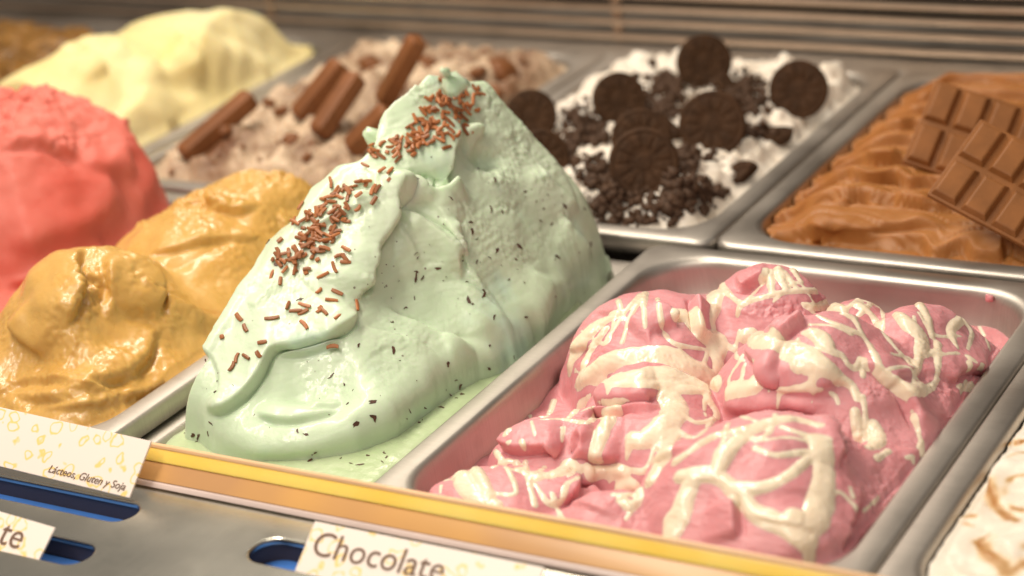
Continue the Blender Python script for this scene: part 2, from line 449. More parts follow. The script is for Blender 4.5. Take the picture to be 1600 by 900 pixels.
    def mesh(s, name, keep=None, V=None, attr=None):
        V = s.V if V is None else V
        idx = np.arange(s.nx * s.ny).reshape(s.ny, s.nx)
        Fq = np.stack([idx[:-1, :-1], idx[:-1, 1:], idx[1:, 1:], idx[1:, :-1]], -1).reshape(-1, 4)
        if keep is not None:
            kf = keep.ravel()[Fq].all(1); Fq = Fq[kf]
        used = np.unique(Fq); mp = np.full(s.nx * s.ny, -1); mp[used] = np.arange(len(used))
        me = mesh_np(name, V.reshape(-1, 3)[used], mp[Fq])
        if attr is not None:
            a = me.attributes.new('toast', 'FLOAT', 'POINT'); a.data.foreach_set('value', attr.ravel()[used].astype(np.float32))
        return me

def rr_sdf(X, Y, x0, x1, y0, y1, r):
    qx = np.abs(X - (x0 + x1) / 2) - (x1 - x0) / 2 + r; qy = np.abs(Y - (y0 + y1) / 2) - (y1 - y0) / 2 + r
    return np.minimum(np.maximum(qx, qy), 0) + np.hypot(np.maximum(qx, 0), np.maximum(qy, 0)) - r
def poly_sdf(X, Y, poly):
    d = np.full(X.shape, 1e9); ins = np.zeros(X.shape, bool); n = len(poly)
    for i in range(n):
        a = poly[i]; b = poly[(i + 1) % n]; e = b - a
        t = np.clip(((X - a[0]) * e[0] + (Y - a[1]) * e[1]) / (e @ e), 0, 1)
        d = np.minimum(d, np.hypot(X - a[0] - t * e[0], Y - a[1] - t * e[1]))
        c = ((a[1] > Y) != (b[1] > Y)) & (X < (b[0] - a[0]) * (Y - a[1]) / (b[1] - a[1] + 1e-12) + a[0])
        ins ^= c
    return np.where(ins, d, -d)

# ------------------------------------------------------------------ the case and the pans
fl = link('case_floor', mesh_bm('case_floor', box_bm(-2.4, 0.6, 0.3, 1.62, -0.20, -0.16)), MAT['case']); tag(fl, 'dark floor of the display case under the pans', 'floor', kind='structure')
bp = link('back_panel', mesh_bm('back_panel', box_bm(-2.4, 0.6, 1.545, 1.56, -0.16, 0.5)), MAT['dark']); tag(bp, 'dark panel behind the steel grille', 'panel', kind='structure')
bs = link('back_shelf', mesh_bm('back_shelf', box_bm(-2.4, 0.6, 1.418, 1.54, -0.02, -0.004, 0.002)), MAT['steel']); tag(bs, 'flat steel shelf behind the back row of pans', 'shelf', kind='structure')
pf = link('front_support', mesh_bm('front_support', box_bm(-2.4, 0.6, 0.688, 0.697, -0.16, -0.03)), MAT['case']); tag(pf, 'painted upright under the front edge of the pans', 'panel', kind='structure')

def rr_loop(x0, x1, y0, y1, r, z, n=10):
    out = []
    for cx, cy, a0 in ((x1 - r, y1 - r, 0), (x0 + r, y1 - r, 90), (x0 + r, y0 + r, 180), (x1 - r, y0 + r, 270)):
        for k in range(n + 1):
            a = math.radians(a0 + 90 * k / n); out.append((cx + r * math.cos(a), cy + r * math.sin(a), z))
    return out
PANS = {}
def make_pan(key, x0, x1, y0, y1, z, label):
    g = 0.0006; x0 += g; x1 -= g; y0 += g; y1 -= g
    prof = [(0.0012, -0.013, 0.012), (0, -0.012, 0.012), (0, -0.0025, 0.012), (0.0006, -0.0008, 0.0125), (0.0022, 0, 0.013), (0.0125, 0, 0.034), (0.0145, -0.0007, 0.036),
            (0.0158, -0.003, 0.037), (0.0165, -0.007, 0.037), (0.0172, -0.024, 0.037), (0.0195, -0.0265, 0.036), (0.024, -0.10, 0.034), (0.03, -0.112, 0.03), (0.04, -0.115, 0.022)]
    V = []; n = 44
    for ins, zz, r in prof: V += rr_loop(x0 + ins, x1 - ins, y0 + ins, y1 - ins, r, z + zz)
    Fq = [(a * n + i, a * n + (i + 1) % n, (a + 1) * n + (i + 1) % n, (a + 1) * n + i) for a in range(len(prof) - 1) for i in range(n)]
    me = bpy.data.meshes.new('gelato_pan'); me.from_pydata(V, [], Fq + [tuple((len(prof) - 1) * n + i for i in range(n))])
    for p in me.polygons: p.use_smooth = True
    me.update()
    o = link('gelato_pan', me, MAT['steel']); tag(o, label, 'pan', 'steel gelato pans in two rows')
    PANS[key] = (x0, x1, y0, y1, z)
FY0, FY1, BY0, BY1 = 0.700, 1.052, 1.058, 1.415
make_pan('red', -1.135, -0.887, FY0, FY1, 0, 'steel pan holding the red fruit gelato')
make_pan('caramel', -0.887, -0.721, FY0, FY1, 0, 'narrow steel pan holding the caramel gelato')
make_pan('mint', -0.728, -0.543, FY0, FY1, -0.0145, 'lower-set steel pan holding the mint gelato mound')
make_pan('pink', -0.5535, -0.2885, FY0, FY1, 0, 'steel pan holding the pink gelato with white drizzle')
make_pan('white', -0.2885, -0.030, FY0, FY1, 0, 'steel pan holding the white gelato with toasted swirls')
make_pan('brown', -1.515, -1.265, BY0, BY1, 0, 'steel pan holding the dark brown gelato beside the lemon one')
make_pan('yellow', -1.265, -1.015, BY0, BY1, 0, 'steel pan holding the pale yellow gelato')
make_pan('kit', -1.015, -0.767, BY0, BY1, 0, 'steel pan holding the beige gelato with wafer fingers')
make_pan('oreo', -0.767, -0.517, BY0, BY1, 0, 'steel pan holding the white gelato with dark cookies')
make_pan('choc', -0.517, -0.262, BY0, BY1, 0, 'steel pan holding the chocolate gelato with chocolate bars')

def inner(key, ins=0.0172):
    x0, x1, y0, y1, z = PANS[key]; return x0 + ins, x1 - ins, y0 + ins, y1 - ins
def pan_keep(s, key, ins=0.0166, r=0.037):
    x0, x1, y0, y1 = inner(key, ins); s.V[..., 2] = np.where(wall(s, key) < 0.003, np.minimum(s.V[..., 2], -0.0035), s.V[..., 2]); return rr_sdf(s.X, s.Y, x0, x1, y0, y1, r) < 0.0
def wall(s, key, ins=0.0172):
    x0, x1, y0, y1 = inner(key, ins); return -rr_sdf(s.X, s.Y, x0, x1, y0, y1, 0.037)       # distance in from the pan wall

# grille at the back of the case: slats one by one
gr = empty('back_grille', (-0.9, 1.45, 0.0)); tag(gr, 'steel grille of thin horizontal slats behind the back row', 'grille')
zs = [on_y(981, yy, 1.45)[2] for yy in (76, 57, 34, 13)]
dz = zs[3] - zs[2]
zs += [zs[3] + dz * k for k in range(1, 6)]
for k, z in enumerate(zs):
    t = 0.0022 if k else 0.0034
    link('slat', mesh_bm('slat', box_bm(-2.3, 0.5, 1.447 - (0.004 if k == 0 else 0), 1.455, z - t, z + t, 0.0012)), MAT['bar'], gr)
sx = on_y(966, 40, 1.458)[0]
for k in range(-4, 4):
    link('upright', mesh_bm('upright', box_bm(sx + 0.36 * k - 0.004, sx + 0.36 * k + 0.004, 1.4555, 1.461, -0.004, 0.14, 0.001)), MAT['bar'], gr)

# ================================================================== MINT
mint = empty('mint_gelato', (-0.64, 0.87, -0.012)); tag(mint, 'tall mound of pale green mint gelato with chocolate sprinkles on its slope', 'gelato')
ix0, ix1, iy0, iy1 = inner('mint', 0.0165)
ZP = -0.017
edge_px = [(312, 690), (335, 708), (400, 722), (480, 716), (560, 700), (612, 674), (690, 612), (735, 584), (800, 562), (845, 520), (865, 490), (888, 458), (925, 428), (944, 402)]
base = [on_z(x + (9 if k > 4 else 0), y + (7 if k > 2 else 2), -0.012)[:2] for k, (x, y) in enumerate(edge_px)] + [np.array(p) for p in ((-0.5625, 1.016), (-0.570, 1.030), (-0.590, 1.040), (-0.67, 1.040), (-0.708, 1.01), (-0.713, 0.9), (-0.712, 0.79), (-0.705, 0.755))]
base = np.array(base)
M = Sheet(ix0 - 0.004, ix1 + 0.004, iy0 - 0.004, iy1, 0.00050)
D = poly_sdf(M.X, M.Y, base)                          # inside distance to the foot of the mound
base2 = base.copy(); base2[base2[:, 0] < -0.66] += (-0.06, 0.0); base2[(base2[:, 1] > 1.0)] += (0, 0.10); base2[:2, 0] += 0.06
DR = poly_sdf(M.X, M.Y, base2)                        # distance to its right and front foot only
yk = np.array([0.70, 0.745, 0.765, 0.792, 0.836, 0.871, 0.904, 0.945, 0.972, 0.99, 1.02, 1.05])
xc = np.interp(M.Y, yk, [-0.70, -0.697, -0.69, -0.686, -0.676, -0.666, -0.656, -0.648, -0.642, -0.636, -0.63, -0.63])
zc = np.interp(M.Y, yk, [0.0, 0.010, 0.028, 0.044, 0.074, 0.092, 0.104, 0.124, 0.142, 0.134, 0.120, 0.11])
for k in (14, 14): xc = blur(xc, k); zc = blur(zc, k)
top = zc - np.where(M.X > xc, 0.34 * (M.X - xc), np.interp(M.Y, [0.78, 0.86, 0.95], [0.2, 0.7, 1.5]) * (xc - M.X))
sr = np.interp(M.Y, [0.70, 0.76, 0.83, 0.90, 0.97, 1.03], [1.10, 1.0, 1.02, 1.30, 1.60, 1.70]) + 0.5 * smooth(-0.655, -0.70, M.X) * smooth(0.83, 0.76, M.Y)
right = sr * DR + 0.004 + 0.009 * np.sin(np.pi * np.clip(DR / 0.085, 0, 1)) * smooth(0.83, 0.95, M.Y)
left = 4.0 * (M.X + 0.7145 - 0.019 * smooth(0.87, 0.79, M.Y))
back = 3.2 * (1.046 - M.Y) - 0.4 * smooth(-0.60, -0.56, M.X) * 0.02
h = smin(smin(top, right, 0.008), smin(left, back, 0.006), 0.006)
h = h - 0.002 + 0.008 * (np.exp(-np.maximum(D, 0) / 0.02)) * (1 - np.exp(-np.maximum(D, 0) / 0.002))
h = np.where(D > 0, h - 0.012 * np.exp(-np.maximum(D, 0) / 0.003), -0.016 + 3.5 * D)
M.Z = blur(np.maximum(h, -0.034), 2)
M.lift()
M.jitter(0.0022, 22, 2, smooth(0.0, 0.02, D))
# concave spatula faces
M.dent(665, 460, 85, 0.0070, 1.2)
M.dent(790, 460, 60, 0.0030, 1.4)
M.dent(480, 595, 70, 0.0075, 0.6, -0.15)
M.dent(600, 570, 80, 0.0040, 0.9)
M.dent(678, 278, 30, 0.0095, 0.55)
M.dent(664, 322, 28, 0.0040, 0.7)
M.dent(768, 246, 22, 0.0120, 0.8)
M.dent(738, 228, 26, 0.0075, 1.3, 0.5)
M.dent(470, 625, 60, 0.0040, 0.3, -0.1)
M.dent(372, 575, 40, 0.0030, 1.5)
M.dent(700, 560, 45, 0.0030, 1)
# traced sheet edges (surface left of the stroke stands proud)
M.V[..., 2] += 0.008 * np.exp(-(((M.X + 0.642) / 0.014) ** 2 + ((M.Y - 0.968) / 0.012) ** 2)); M.normals()
def L(pts, h, **k): M.lip(pts, h * 1.3, **{**k, 'sharp': 0.0011})
L([(805, 556), (770, 549), (735, 541), (700, 532), (650, 496), (600, 464)][::-1][::-1], 0.0058, soft=0.032, over=0.0012, taper=0.3)
L([(560, 470), (575, 435), (578, 405), (583, 382), (600, 350), (612, 322), (622, 292), (632, 264)], 0.0085, soft=0.018, over=0.0030, taper=0.15)
L([(690, 300), (700, 262), (702, 235), (712, 208), (728, 196)], 0.0070, soft=0.012, over=0.0030, taper=0.2)
L([(760, 213), (745, 197), (722, 203)], 0.0050, soft=0.010, over=0.002, taper=0.2)
L([(632, 264), (645, 282), (668, 298), (690, 304), (708, 294), (716, 276)][::-1], 0.0050, soft=0.008, over=0.0015, taper=0.2)
L([(716, 272), (705, 292), (688, 300), (660, 290), (640, 270)], 0.0040, soft=0.006, taper=0.25)
L([(724, 440), (718, 405), (700, 374), (670, 350), (640, 333), (616, 328)], 0.0052, soft=0.018, over=0.001, taper=0.25)
L([(318, 636), (345, 641), (366, 626), (385, 606), (404, 580), (414, 556), (428, 541), (470, 533), (512, 521), (545, 504), (564, 478)], 0.0058, soft=0.022, over=0.0026, taper=0.10, sharp=0.0016)
L([(425, 552), (470, 552), (512, 538), (540, 520)], 0.0028, soft=0.010, taper=0.3)
L([(390, 642), (430, 656), (470, 657), (510, 643), (540, 626)], 0.0034, soft=0.014, over=0.001, taper=0.3)
L([(480, 640), (500, 630), (535, 626)], 0.0022, soft=0.006, taper=0.3)
M.ridge([(385, 486), (408, 474), (425, 448), (432, 428)], 0.0024, 0.005)
L([(480, 372), (510, 352), (545, 338), (590, 330)], 0.0026, soft=0.012, taper=0.3)
L([(500, 290), (470, 315), (462, 322)], 0.003, soft=0.01, taper=0.3)
L([(590, 265), (600, 300), (560, 312), (535, 312)], 0.0026, soft=0.012, taper=0.3)
L([(737, 398), (726, 384), (717, 365), (711, 338)], 0.0036, soft=0.007, over=0.001, taper=0.25)
L([(560, 682), (600, 676), (640, 648), (690, 612)], 0.0032, soft=0.012, taper=0.3)
L([(840, 520), (850, 488), (857, 440)], 0.0042, soft=0.016, over=0.001, taper=0.2)
L([(920, 426), (896, 438), (862, 438), (836, 430)], 0.0026, soft=0.014, taper=0.3)
L([(926, 386), (910, 376), (893, 358), (872, 338)], 0.0040, soft=0.012, over=0.001, taper=0.25)
L([(905, 330), (880, 305), (852, 280), (842, 252)], 0.0034, soft=0.014, taper=0.25)
L([(800, 560), (780, 580), (752, 584), (734, 574)][::-1], 0.0040, soft=0.010, over=0.001, taper=0.2)
L([(330, 694), (400, 706), (480, 702), (560, 686), (610, 662), (688, 600), (735, 570), (798, 548)], 0.0036, soft=0.012, over=0.0030, taper=0.10, wob=0.1)
L([(800, 550), (842, 508), (862, 478), (886, 446), (918, 420)], 0.0040, soft=0.012, over=0.0035, taper=0.2, wob=0.1)
M.ridge([(745, 400), (744, 450), (750, 500), (758, 535)], 0.0016, 0.006)
M.ridge([(556, 380), (575, 330), (598, 300)], 0.0014, 0.004)
M.ridge([(520, 655), (580, 640), (640, 610)], 0.0012, 0.006)
for a in range(5):                                    # faint tool strokes on the broad side
    M.ridge([(596 + 14 * a, 440 + 6 * a), (640 + 16 * a, 380 + 12 * a)], 0.0005, 0.0022)
# torn, crumbly places
tear = np.zeros_like(M.X)
for p in ((700, 115, 28, 22), (655, 145, 24, 16), (765, 170, 22, 40), (810, 225, 24, 40), (850, 270, 18, 26), (770, 255, 40, 26), (785, 275, 30, 14), (790, 325, 22, 8), (915, 425, 26, 12), (780, 572, 40, 16), (322, 680, 24, 24), (722, 370, 12, 30), (575, 450, 10, 24), (880, 345, 14, 20), (940, 390, 14, 22)):
    tear = np.maximum(tear, M.patch(*p))
M.jitter(0.0012, 150, 3, tear, 0.5)
M.jitter(0.0007, 420, 2, tear, 0.6)
M.jitter(0.00035, 70, 2, smooth(0.0, 0.008, D))
M.jitter(0.0008, 90, 2, np.exp(-(D / 0.005) ** 2) * smooth(0.70, 0.9, M.Y))
for k in range(13):                                   # sweeping spatula passes over the broad flank
    x_, y_ = rnd.uniform(600, 880), rnd.uniform(270, 560)
    if y_ < 620 - x_ * 0.45: continue
    a_ = rnd.uniform(0.5, 1.3); l_ = rnd.uniform(30, 80); c_, q_ = math.cos(a_) * l_, math.sin(a_) * l_; b_ = rnd.uniform(6, 18)
    p_ = [(x_ - c_, y_ - q_), (x_ - c_ * .3 + b_, y_ - q_ * .3), (x_ + c_ * .4 + b_, y_ + q_ * .4), (x_ + c_, y_ + q_)]
    M.lip(p_ if rnd.random() < .5 else p_[::-1], rnd.uniform(0.0010, 0.0024), soft=rnd.uniform(0.008, 0.022), over=0.0006, taper=0.35)
grainy(M, 0.00026, 300)
M.V += M.N * (0.00018 * perlin(np.stack([M.V[..., 0] * 150, M.V[..., 1] * 60, M.V[..., 2] * 420], -1)))[..., None]; M.normals()
fm = np.exp(-(np.maximum(D, 0) / 0.010) ** 2)[..., None] * 0.85
M.V = M.V * (1 - fm) + blur(blur(M.V, 2), 2) * fm; M.normals()
M.regrid()
# small blob hanging on the far crest, ragged tip of the peak
link('mound', M.mesh('mound', D > -0.0045), MAT['mint'], mint)
Mz = M.V[..., 2].copy()
def tip(pts, rad, par, mat, nm, seg=10, flat=1.0):
    """a ragged curl: tube with varying radius along 3-D points"""
    bm = bmesh.new(); rings = []
    P = [Vector(p) for p in pts]
    for i, (p, r) in enumerate(zip(P, rad)):
        t = (P[min(i + 1, len(P) - 1)] - P[max(i - 1, 0)]).normalized(); a = t.orthogonal().normalized(); b = t.cross(a)
        rings.append([bm.verts.new(p + (a * math.cos(2 * math.pi * k / seg) + b * flat * math.sin(2 * math.pi * k / seg)) * r * (1 + 0.18 * math.sin(3.7 * k + 5 * i))) for k in range(seg)])
    for r0, r1 in zip(rings, rings[1:]):
        for k in range(seg): bm.faces.new((r0[k], r0[(k + 1) % seg], r1[(k + 1) % seg], r1[k]))
    bm.faces.new(rings[0][::-1]); bm.faces.new(rings[-1])
    bmesh.ops.subdivide_edges(bm, edges=list(bm.edges), cuts=1, smooth=0.8, use_grid_fill=True)
    return link(nm, mesh_bm(nm, bm, True), mat, par)
pk = M.cast([(705, 122)])[0][0]; 
xp = pk[0]
tip([on_x(712, 136, xp), on_x(706, 122, xp), on_x(698, 114, xp), on_x(690, 109, xp)], [0.0070, 0.0040, 0.0024, 0.0011], mint, MAT['mint'], 'curled_tip')
bl = on_x(583, 213, -0.665)
tip([bl + np.array([0.004, 0.004, -0.014]), bl, bl + np.array([-0.003, -0.003, 0.004])], [0.006, 0.0055, 0.003], mint, MAT['mint'], 'dollop')

# melted layer round the foot of the mound
PU = Sheet(ix0 - 0.001, ix1 + 0.001, iy0 - 0.001, iy1, 0.0012)
pd = -rr_sdf(PU.X, PU.Y, ix0 + 0.0015, ix1 - 0.001, iy0 + 0.002, iy1 - 0.035, 0.040) + 0.002 * perlin(np.stack([PU.X * 60, PU.Y * 60, 0 * PU.X], -1))
PU.Z = ZP + np.where(pd > 0, 0.0052 * (1 - np.exp(-np.maximum(pd, 0) / 0.003)), 1.6 * pd) + 0.0003 * perlin(np.stack([PU.X * 200, PU.Y * 200, 0 * PU.X], -1))
PU.lift(); PU.regrid()
link('melted_layer', PU.mesh('melted_layer', pd > -0.006), MAT['puddle'], mint)

# flakes of dark chocolate caught in the mint

def flakes(sheet, pts, nm, par, mat, smin_=0.0006, smax_=0.0018):
    V, Fc = [], []
    P, ok = sheet.cast([p[:2] for p in pts])
    for (p, o, q) in zip(P, ok, pts):
        if not o: continue
        ln = q[2] if len(q) > 2 else rnd.uniform(smin_, smax_)
        wd = ln * rnd.uniform(0.14, 0.6)
        n, c = sheet.at(p)
        a = n.orthogonal().normalized(); a.rotate(Matrix.Rotation(rnd.uniform(0, 6.3), 3, n)); b = n.cross(a)
        k0 = len(V); th = 0.0003; m7 = 9
        rad = [rnd.uniform(0.35, 1.1) for _ in range(m7)]; bend = rnd.uniform(-0.5, 0.5)
        for zz in (-th, th):
            for k in range(m7):
                an = 2 * math.pi * k / m7; u = math.cos(an) * rad[k]; w = math.sin(an) * rad[k]
                V.append(c + a * ln * u + b * (wd * w + ln * bend * u * u) + n * zz)
        Fc.append([k0 + m7 + k for k in range(m7)])
        for k in range(m7): Fc.append([k0 + k, k0 + (k + 1) % m7, k0 + m7 + (k + 1) % m7, k0 + m7 + k])
    me = bpy.data.meshes.new(nm); me.from_pydata(V, [], Fc); me.update()
    return link(nm, me, mat, par)
fp = []
for _ in range(210):
    x, y = rnd.uniform(320, 930), rnd.uniform(240, 720)
    if y > 330 or x > 640:
        if rnd.random() < (0.9 if x > 560 or y > 560 else 0.25): fp.append((x, y, rnd.choice([.0003, .0004, .0005, .0006, .0008, .0012, .0018, .0026])))
for x, y in ((768, 327), (785, 331), (738, 362), (745, 374), (616, 548), (560, 540), (518, 588), (650, 435), (660, 435), (812, 385), (806, 405), (765, 402), (745, 408), (777, 392), (757, 455), (757, 462), (732, 468), (772, 495), (700, 570), (330, 662), (325, 678), (302, 680), (310, 682), (585, 653), (555, 663), (640, 642), (480, 680), (905, 395), (870, 400), (845, 345), (862, 350), (820, 300), (500, 455)):
    fp.append((x, y, rnd.uniform(.0016, .0032)))
tag(flakes(M, fp, 'chocolate_flakes', mint, MAT['flake']), kind='stuff')
fq = [(x, y, rnd.uniform(.001, .0028)) for x, y in ((660, 656), (655, 660), (600, 708), (604, 714), (598, 722), (533, 716), (548, 724), (563, 726), (574, 712), (714, 622), (722, 616), (690, 636), (893, 462), (900, 466), (938, 412), (862, 492), (300, 684), (308, 690), (290, 676), (860, 470), (716, 605))]
tag(flakes(PU, fq + [(rnd.uniform(480, 900), 0) for _ in range(0)], 'chocolate_flakes', mint, MAT['flake']), kind='stuff')

# chocolate sprinkles, each one a thing
def sprinkle_mesh(L_, r, bend, nm='chocolate_sprinkle'):
    bm = bmesh.new(); rings = []
    for i in range(4):
        t = i / 3 - 0.5; cy = bend * (0.25 - t * t) * L_
        rr = r * (0.86 if i in (0, 3) else 1)
        xx = t * L_
        rings.append([bm.verts.new((xx, cy + rr * 1.15 * math.cos(a), rr * 0.85 * math.sin(a))) for a in [2 * math.pi * k / 8 for k in range(8)]])
    for r0, r1 in zip(rings, rings[1:]):
        for k in range(8): bm.faces.new((r0[k], r1[k], r1[(k + 1) % 8], r0[(k + 1) % 8]))
    bm.faces.new(rings[0]); bm.faces.new(rings[-1][::-1])
    me = mesh_bm(nm, bm); me.materials.append(MAT['sprinkle']); return me
SPM = [sprinkle_mesh(l, r, b) for l, r, b in ((.0066, .00105, 0), (.0058, .0011, .25), (.0074, .00095, .1), (.0048, .00115, 0), (.0080, .0010, -.2), (.0030, .0011, 0), (.0062, .0010, .5))]
cl = [(704, 122, 7, 7, 7), (716, 148, 12, 12, 15), (694, 158, 10, 11, 15), (733, 160, 8, 9, 6), (686, 176, 12, 8, 12), (710, 172, 8, 8, 6), (700, 195, 14, 6, 8), (676, 200, 14, 6, 12), (655, 205, 12, 8, 9), (664, 222, 17, 7, 18), (632, 228, 18, 7, 17), (606, 238, 14, 6, 8), (588, 262, 12, 9, 5), (577, 291, 14, 4, 9), (525, 298, 7, 8, 5), (545, 314, 14, 6, 8), (506, 322, 15, 8, 9), (488, 338, 10, 8, 7), (510, 345, 14, 9, 16), (487, 362, 18, 9, 22), (505, 378, 14, 10, 12), (468, 385, 15, 8, 12), (488, 402, 13, 10, 8), (450, 395, 10, 6, 5), (452, 416, 7, 7, 6), (432, 408, 9, 6, 4), (408, 462, 9, 8, 10), (396, 475, 8, 5, 8), (372, 489, 9, 3, 5), (455, 433, 8, 10, 5), (458, 522, 16, 3, 6), (496, 513, 10, 6, 7)]
sing = [(505, 430), (523, 418), (498, 455), (527, 457), (518, 470), (540, 405), (557, 477), (476, 477), (450, 478), (462, 486), (474, 488), (499, 484), (505, 487), (438, 440), (425, 497), (410, 535), (520, 543), (362, 573), (371, 560), (385, 558), (404, 554), (384, 513), (347, 527), (374, 496), (475, 508), (532, 494), (460, 346), (438, 376), (552, 222), (574, 237), (585, 245), (616, 218), (540, 410), (425, 430), (478, 425), (742, 140), (745, 172), (655, 187), (452, 330), (470, 318)]
pts = []
for x, y, sx_, sy_, n in cl:
    for k in range(n): pts.append((rnd.gauss(x, sx_ * 1.35), rnd.gauss(y, sy_ * 1.3), k / n))
pts = pts[:300 - len(sing)] + [(x, y, 0.0) for x, y in sing]
P, ok = M.cast(np.array(pts))
for (p, o_, q) in zip(P, ok, pts):
    if not o_: continue
    n, c = M.at(p)
    lift = 0.0006 + (q[2] * rnd.uniform(0.2, 1.0) * 0.0030)
    a = n.orthogonal().normalized(); a.rotate(Matrix.Rotation(rnd.uniform(0, 6.28), 3, n))
    a = (a + n * rnd.gauss(0, 0.10 + 0.22 * q[2])).normalized(); b = n.cross(a).normalized(); nn = a.cross(b)
    o = bpy.data.objects.new('chocolate_sprinkle', rnd.choice(SPM)); coll.objects.link(o)
    R3 = Matrix((a, b, nn)).transposed().to_4x4(); R3.translation = c + n * lift
    o.matrix_world = R3; k_ = rnd.uniform(0.72, 1.12); o.scale = (k_, rnd.uniform(0.85, 1.12), rnd.uniform(0.85, 1.1))
    tag(o, 'short milk chocolate sprinkle on the slope of the mint mound', 'sprinkle', 'sprinkles scattered down the mint mound')

# ================================================================== the other gelati
def dome(S, cx, cy, zt, rx, ry, rz, rot=0.0, p=2.0):
    dx, dy = S.X - cx, S.Y - cy; c, q = math.cos(rot), math.sin(rot)
    u = (np.abs((dx * c + dy * q) / rx) ** p + np.abs((-dx * q + dy * c) / ry) ** p)
    return np.where(u < 0.96, zt - rz + rz * np.sqrt(np.maximum(1 - u, 0.0)), zt - rz + rz * 0.2 - (u - 0.96) * 0.10)
def pdome(S, px, py, zt, rx, ry, rz, rot=0.0, p=2.0):
    c = on_z(px, py, zt); return dome(S, c[0], c[1], zt, rx, ry, rz, rot, p)
def sheet_for(key, res, ins=0.0172):
    x0, x1, y0, y1 = inner(key, ins); return Sheet(x0 - 0.0010, x1 + 0.0010, y0 - 0.0010, y1 + 0.0010, res)
def n3(S, f, o=0.0, oct=3): return fbm(np.stack([S.X * f + o, S.Y * f, 0 * S.X + o], -1), oct)

# ------------------------------------------------------------------ pink with white chocolate
pink = empty('strawberry_gelato', (-0.42, 0.87, -0.05)); tag(pink, 'billowing folds of pink strawberry gelato under white chocolate drizzle', 'gelato')
K = sheet_for('pink', 0.00048)
h = -0.022 + 0.006 * n3(K, 20)
K.wx = 0.010 * n3(K, 14, 3.0, 2); K.wy = 0.010 * n3(K, 14, 8.0, 2)
KX, KY = K.X.copy(), K.Y.copy(); K.X = KX + K.wx; K.Y = KY + K.wy
for a in ((1030, 464, 0.032, 0.058, 0.058, 0.062, 0.3), (1190, 426, 0.036, 0.044, 0.042, 0.055, 0.0), (1015, 578, 0.020, 0.048, 0.040, 0.048, 0.2), (865, 655, 0.010, 0.040, 0.034, 0.042, 0.2), (1020, 650, 0.014, 0.052, 0.034, 0.045, 0.2),
          (1270, 500, 0.046, 0.056, 0.050, 0.070, 0.5), (1340, 560, 0.030, 0.050, 0.050, 0.055, 0.5), (1450, 488, 0.032, 0.046, 0.060, 0.062, 0.4), (1190, 682, 0.034, 0.062, 0.060, 0.040, 0.15), (1255, 745, 0.022, 0.062, 0.060, 0.032, 0.1), (770, 750, 0.004, 0.055, 0.042, 0.040, 0.3), (965, 780, 0.006, 0.042, 0.030, 0.035, 0.0),
          (1400, 690, 0.010, 0.042, 0.075, 0.04, 0.15), (1520, 560, 0.008, 0.035, 0.05, 0.04, 0.0), (1310, 840, 0.002, 0.055, 0.035, 0.03, 0.0), (1060, 835, 0.012, 0.028, 0.020, 0.035, 0.0), (1345, 468, 0.026, 0.03, 0.03, 0.045, 0.0)):
    h = smax(h, pdome(K, *a), 0.007)
K.X, K.Y = KX, KY
dw = wall(K, 'pink')
kx0, kx1, ky0, ky1 = inner('pink')
h = smin(h, -0.002 + 0.85 * (K.Y - ky0), 0.014); h = smin(h, -0.004 + 1.1 * (kx1 - K.X), 0.014)
open_ = np.maximum(smooth(-0.37, -0.325, K.X), smooth(0.78, 0.735, K.Y) * smooth(-0.53, -0.50, K.X))
K.Z = np.maximum(smin(h, -0.020 + 0.016 * open_ + 2.4 * dw, 0.004), -0.05)
K.lift()
K.jitter(0.0018, 45, 2)
def LK(pts, h, **k): K.lip(pts, h * 1.2, **{**k, 'sharp': 0.0012})
LK([(975, 515), (1000, 494), (1030, 484), (1052, 500), (1062, 515)][::-1], 0.005, soft=0.014, over=0.002, taper=0.2)
LK([(1084, 468), (1088, 500), (1092, 530)], 0.006, soft=0.012, over=0.002)
K.dent(1120, 515, 26, 0.008, 1.3)
K.dent(1040, 515, 20, 0.005, 0.6)
K.dent(1172, 445, 22, 0.007, 0.5)
LK([(1205, 430), (1175, 436), (1145, 450)][::-1], 0.005, soft=0.01, over=0.002)
LK([(935, 625), (985, 622), (1035, 612)], 0.005, soft=0.014, over=0.002)
LK([(895, 655), (950, 645), (1010, 640), (1050, 630)], 0.004, soft=0.010, over=0.0015)
LK([(772, 660), (785, 690), (810, 702), (850, 700), (890, 690)], 0.006, soft=0.016, over=0.0025)
LK([(890, 690), (930, 712), (975, 712)], 0.005, soft=0.012, over=0.002)
LK([(850, 790), (890, 780), (905, 750), (935, 765), (960, 780)], 0.005, soft=0.012, over=0.002)
LK([(1165, 545), (1190, 568), (1216, 592), (1225, 575)], 0.005, soft=0.010, over=0.002)
for a in range(4): LK([(1175, 575 + 10 * a), (1240, 578 + 10 * a), (1310, 590 + 10 * a)], 0.0022, soft=0.006, over=0.0006)
LK([(1210, 535), (1240, 512), (1262, 500)], 0.006, soft=0.012, over=0.002)
LK([(1120, 640), (1190, 640), (1240, 635), (1290, 655)], 0.004, soft=0.014, over=0.0015)
LK([(1310, 740), (1300, 700), (1290, 660)], 0.005, soft=0.008, over=0.0015)
LK([(1322, 730), (1310, 690), (1302, 662)], 0.004, soft=0.007, over=0.0012)
LK([(1340, 560), (1390, 600), (1425, 650), (1440, 690)], 0.006, soft=0.016, over=0.002)
LK([(1475, 600), (1495, 580), (1530, 575), (1550, 590)], 0.005, soft=0.01, over=0.002)
LK([(1310, 860), (1330, 800), (1345, 760)], 0.004, soft=0.012, over=0.0015)
LK([(1150, 850), (1148, 800), (1140, 770)], 0.004, soft=0.012, over=0.0015)
LK([(1400, 800), (1430, 740), (1425, 700)], 0.004, soft=0.010, over=0.001)
rg = np.zeros_like(K.X)
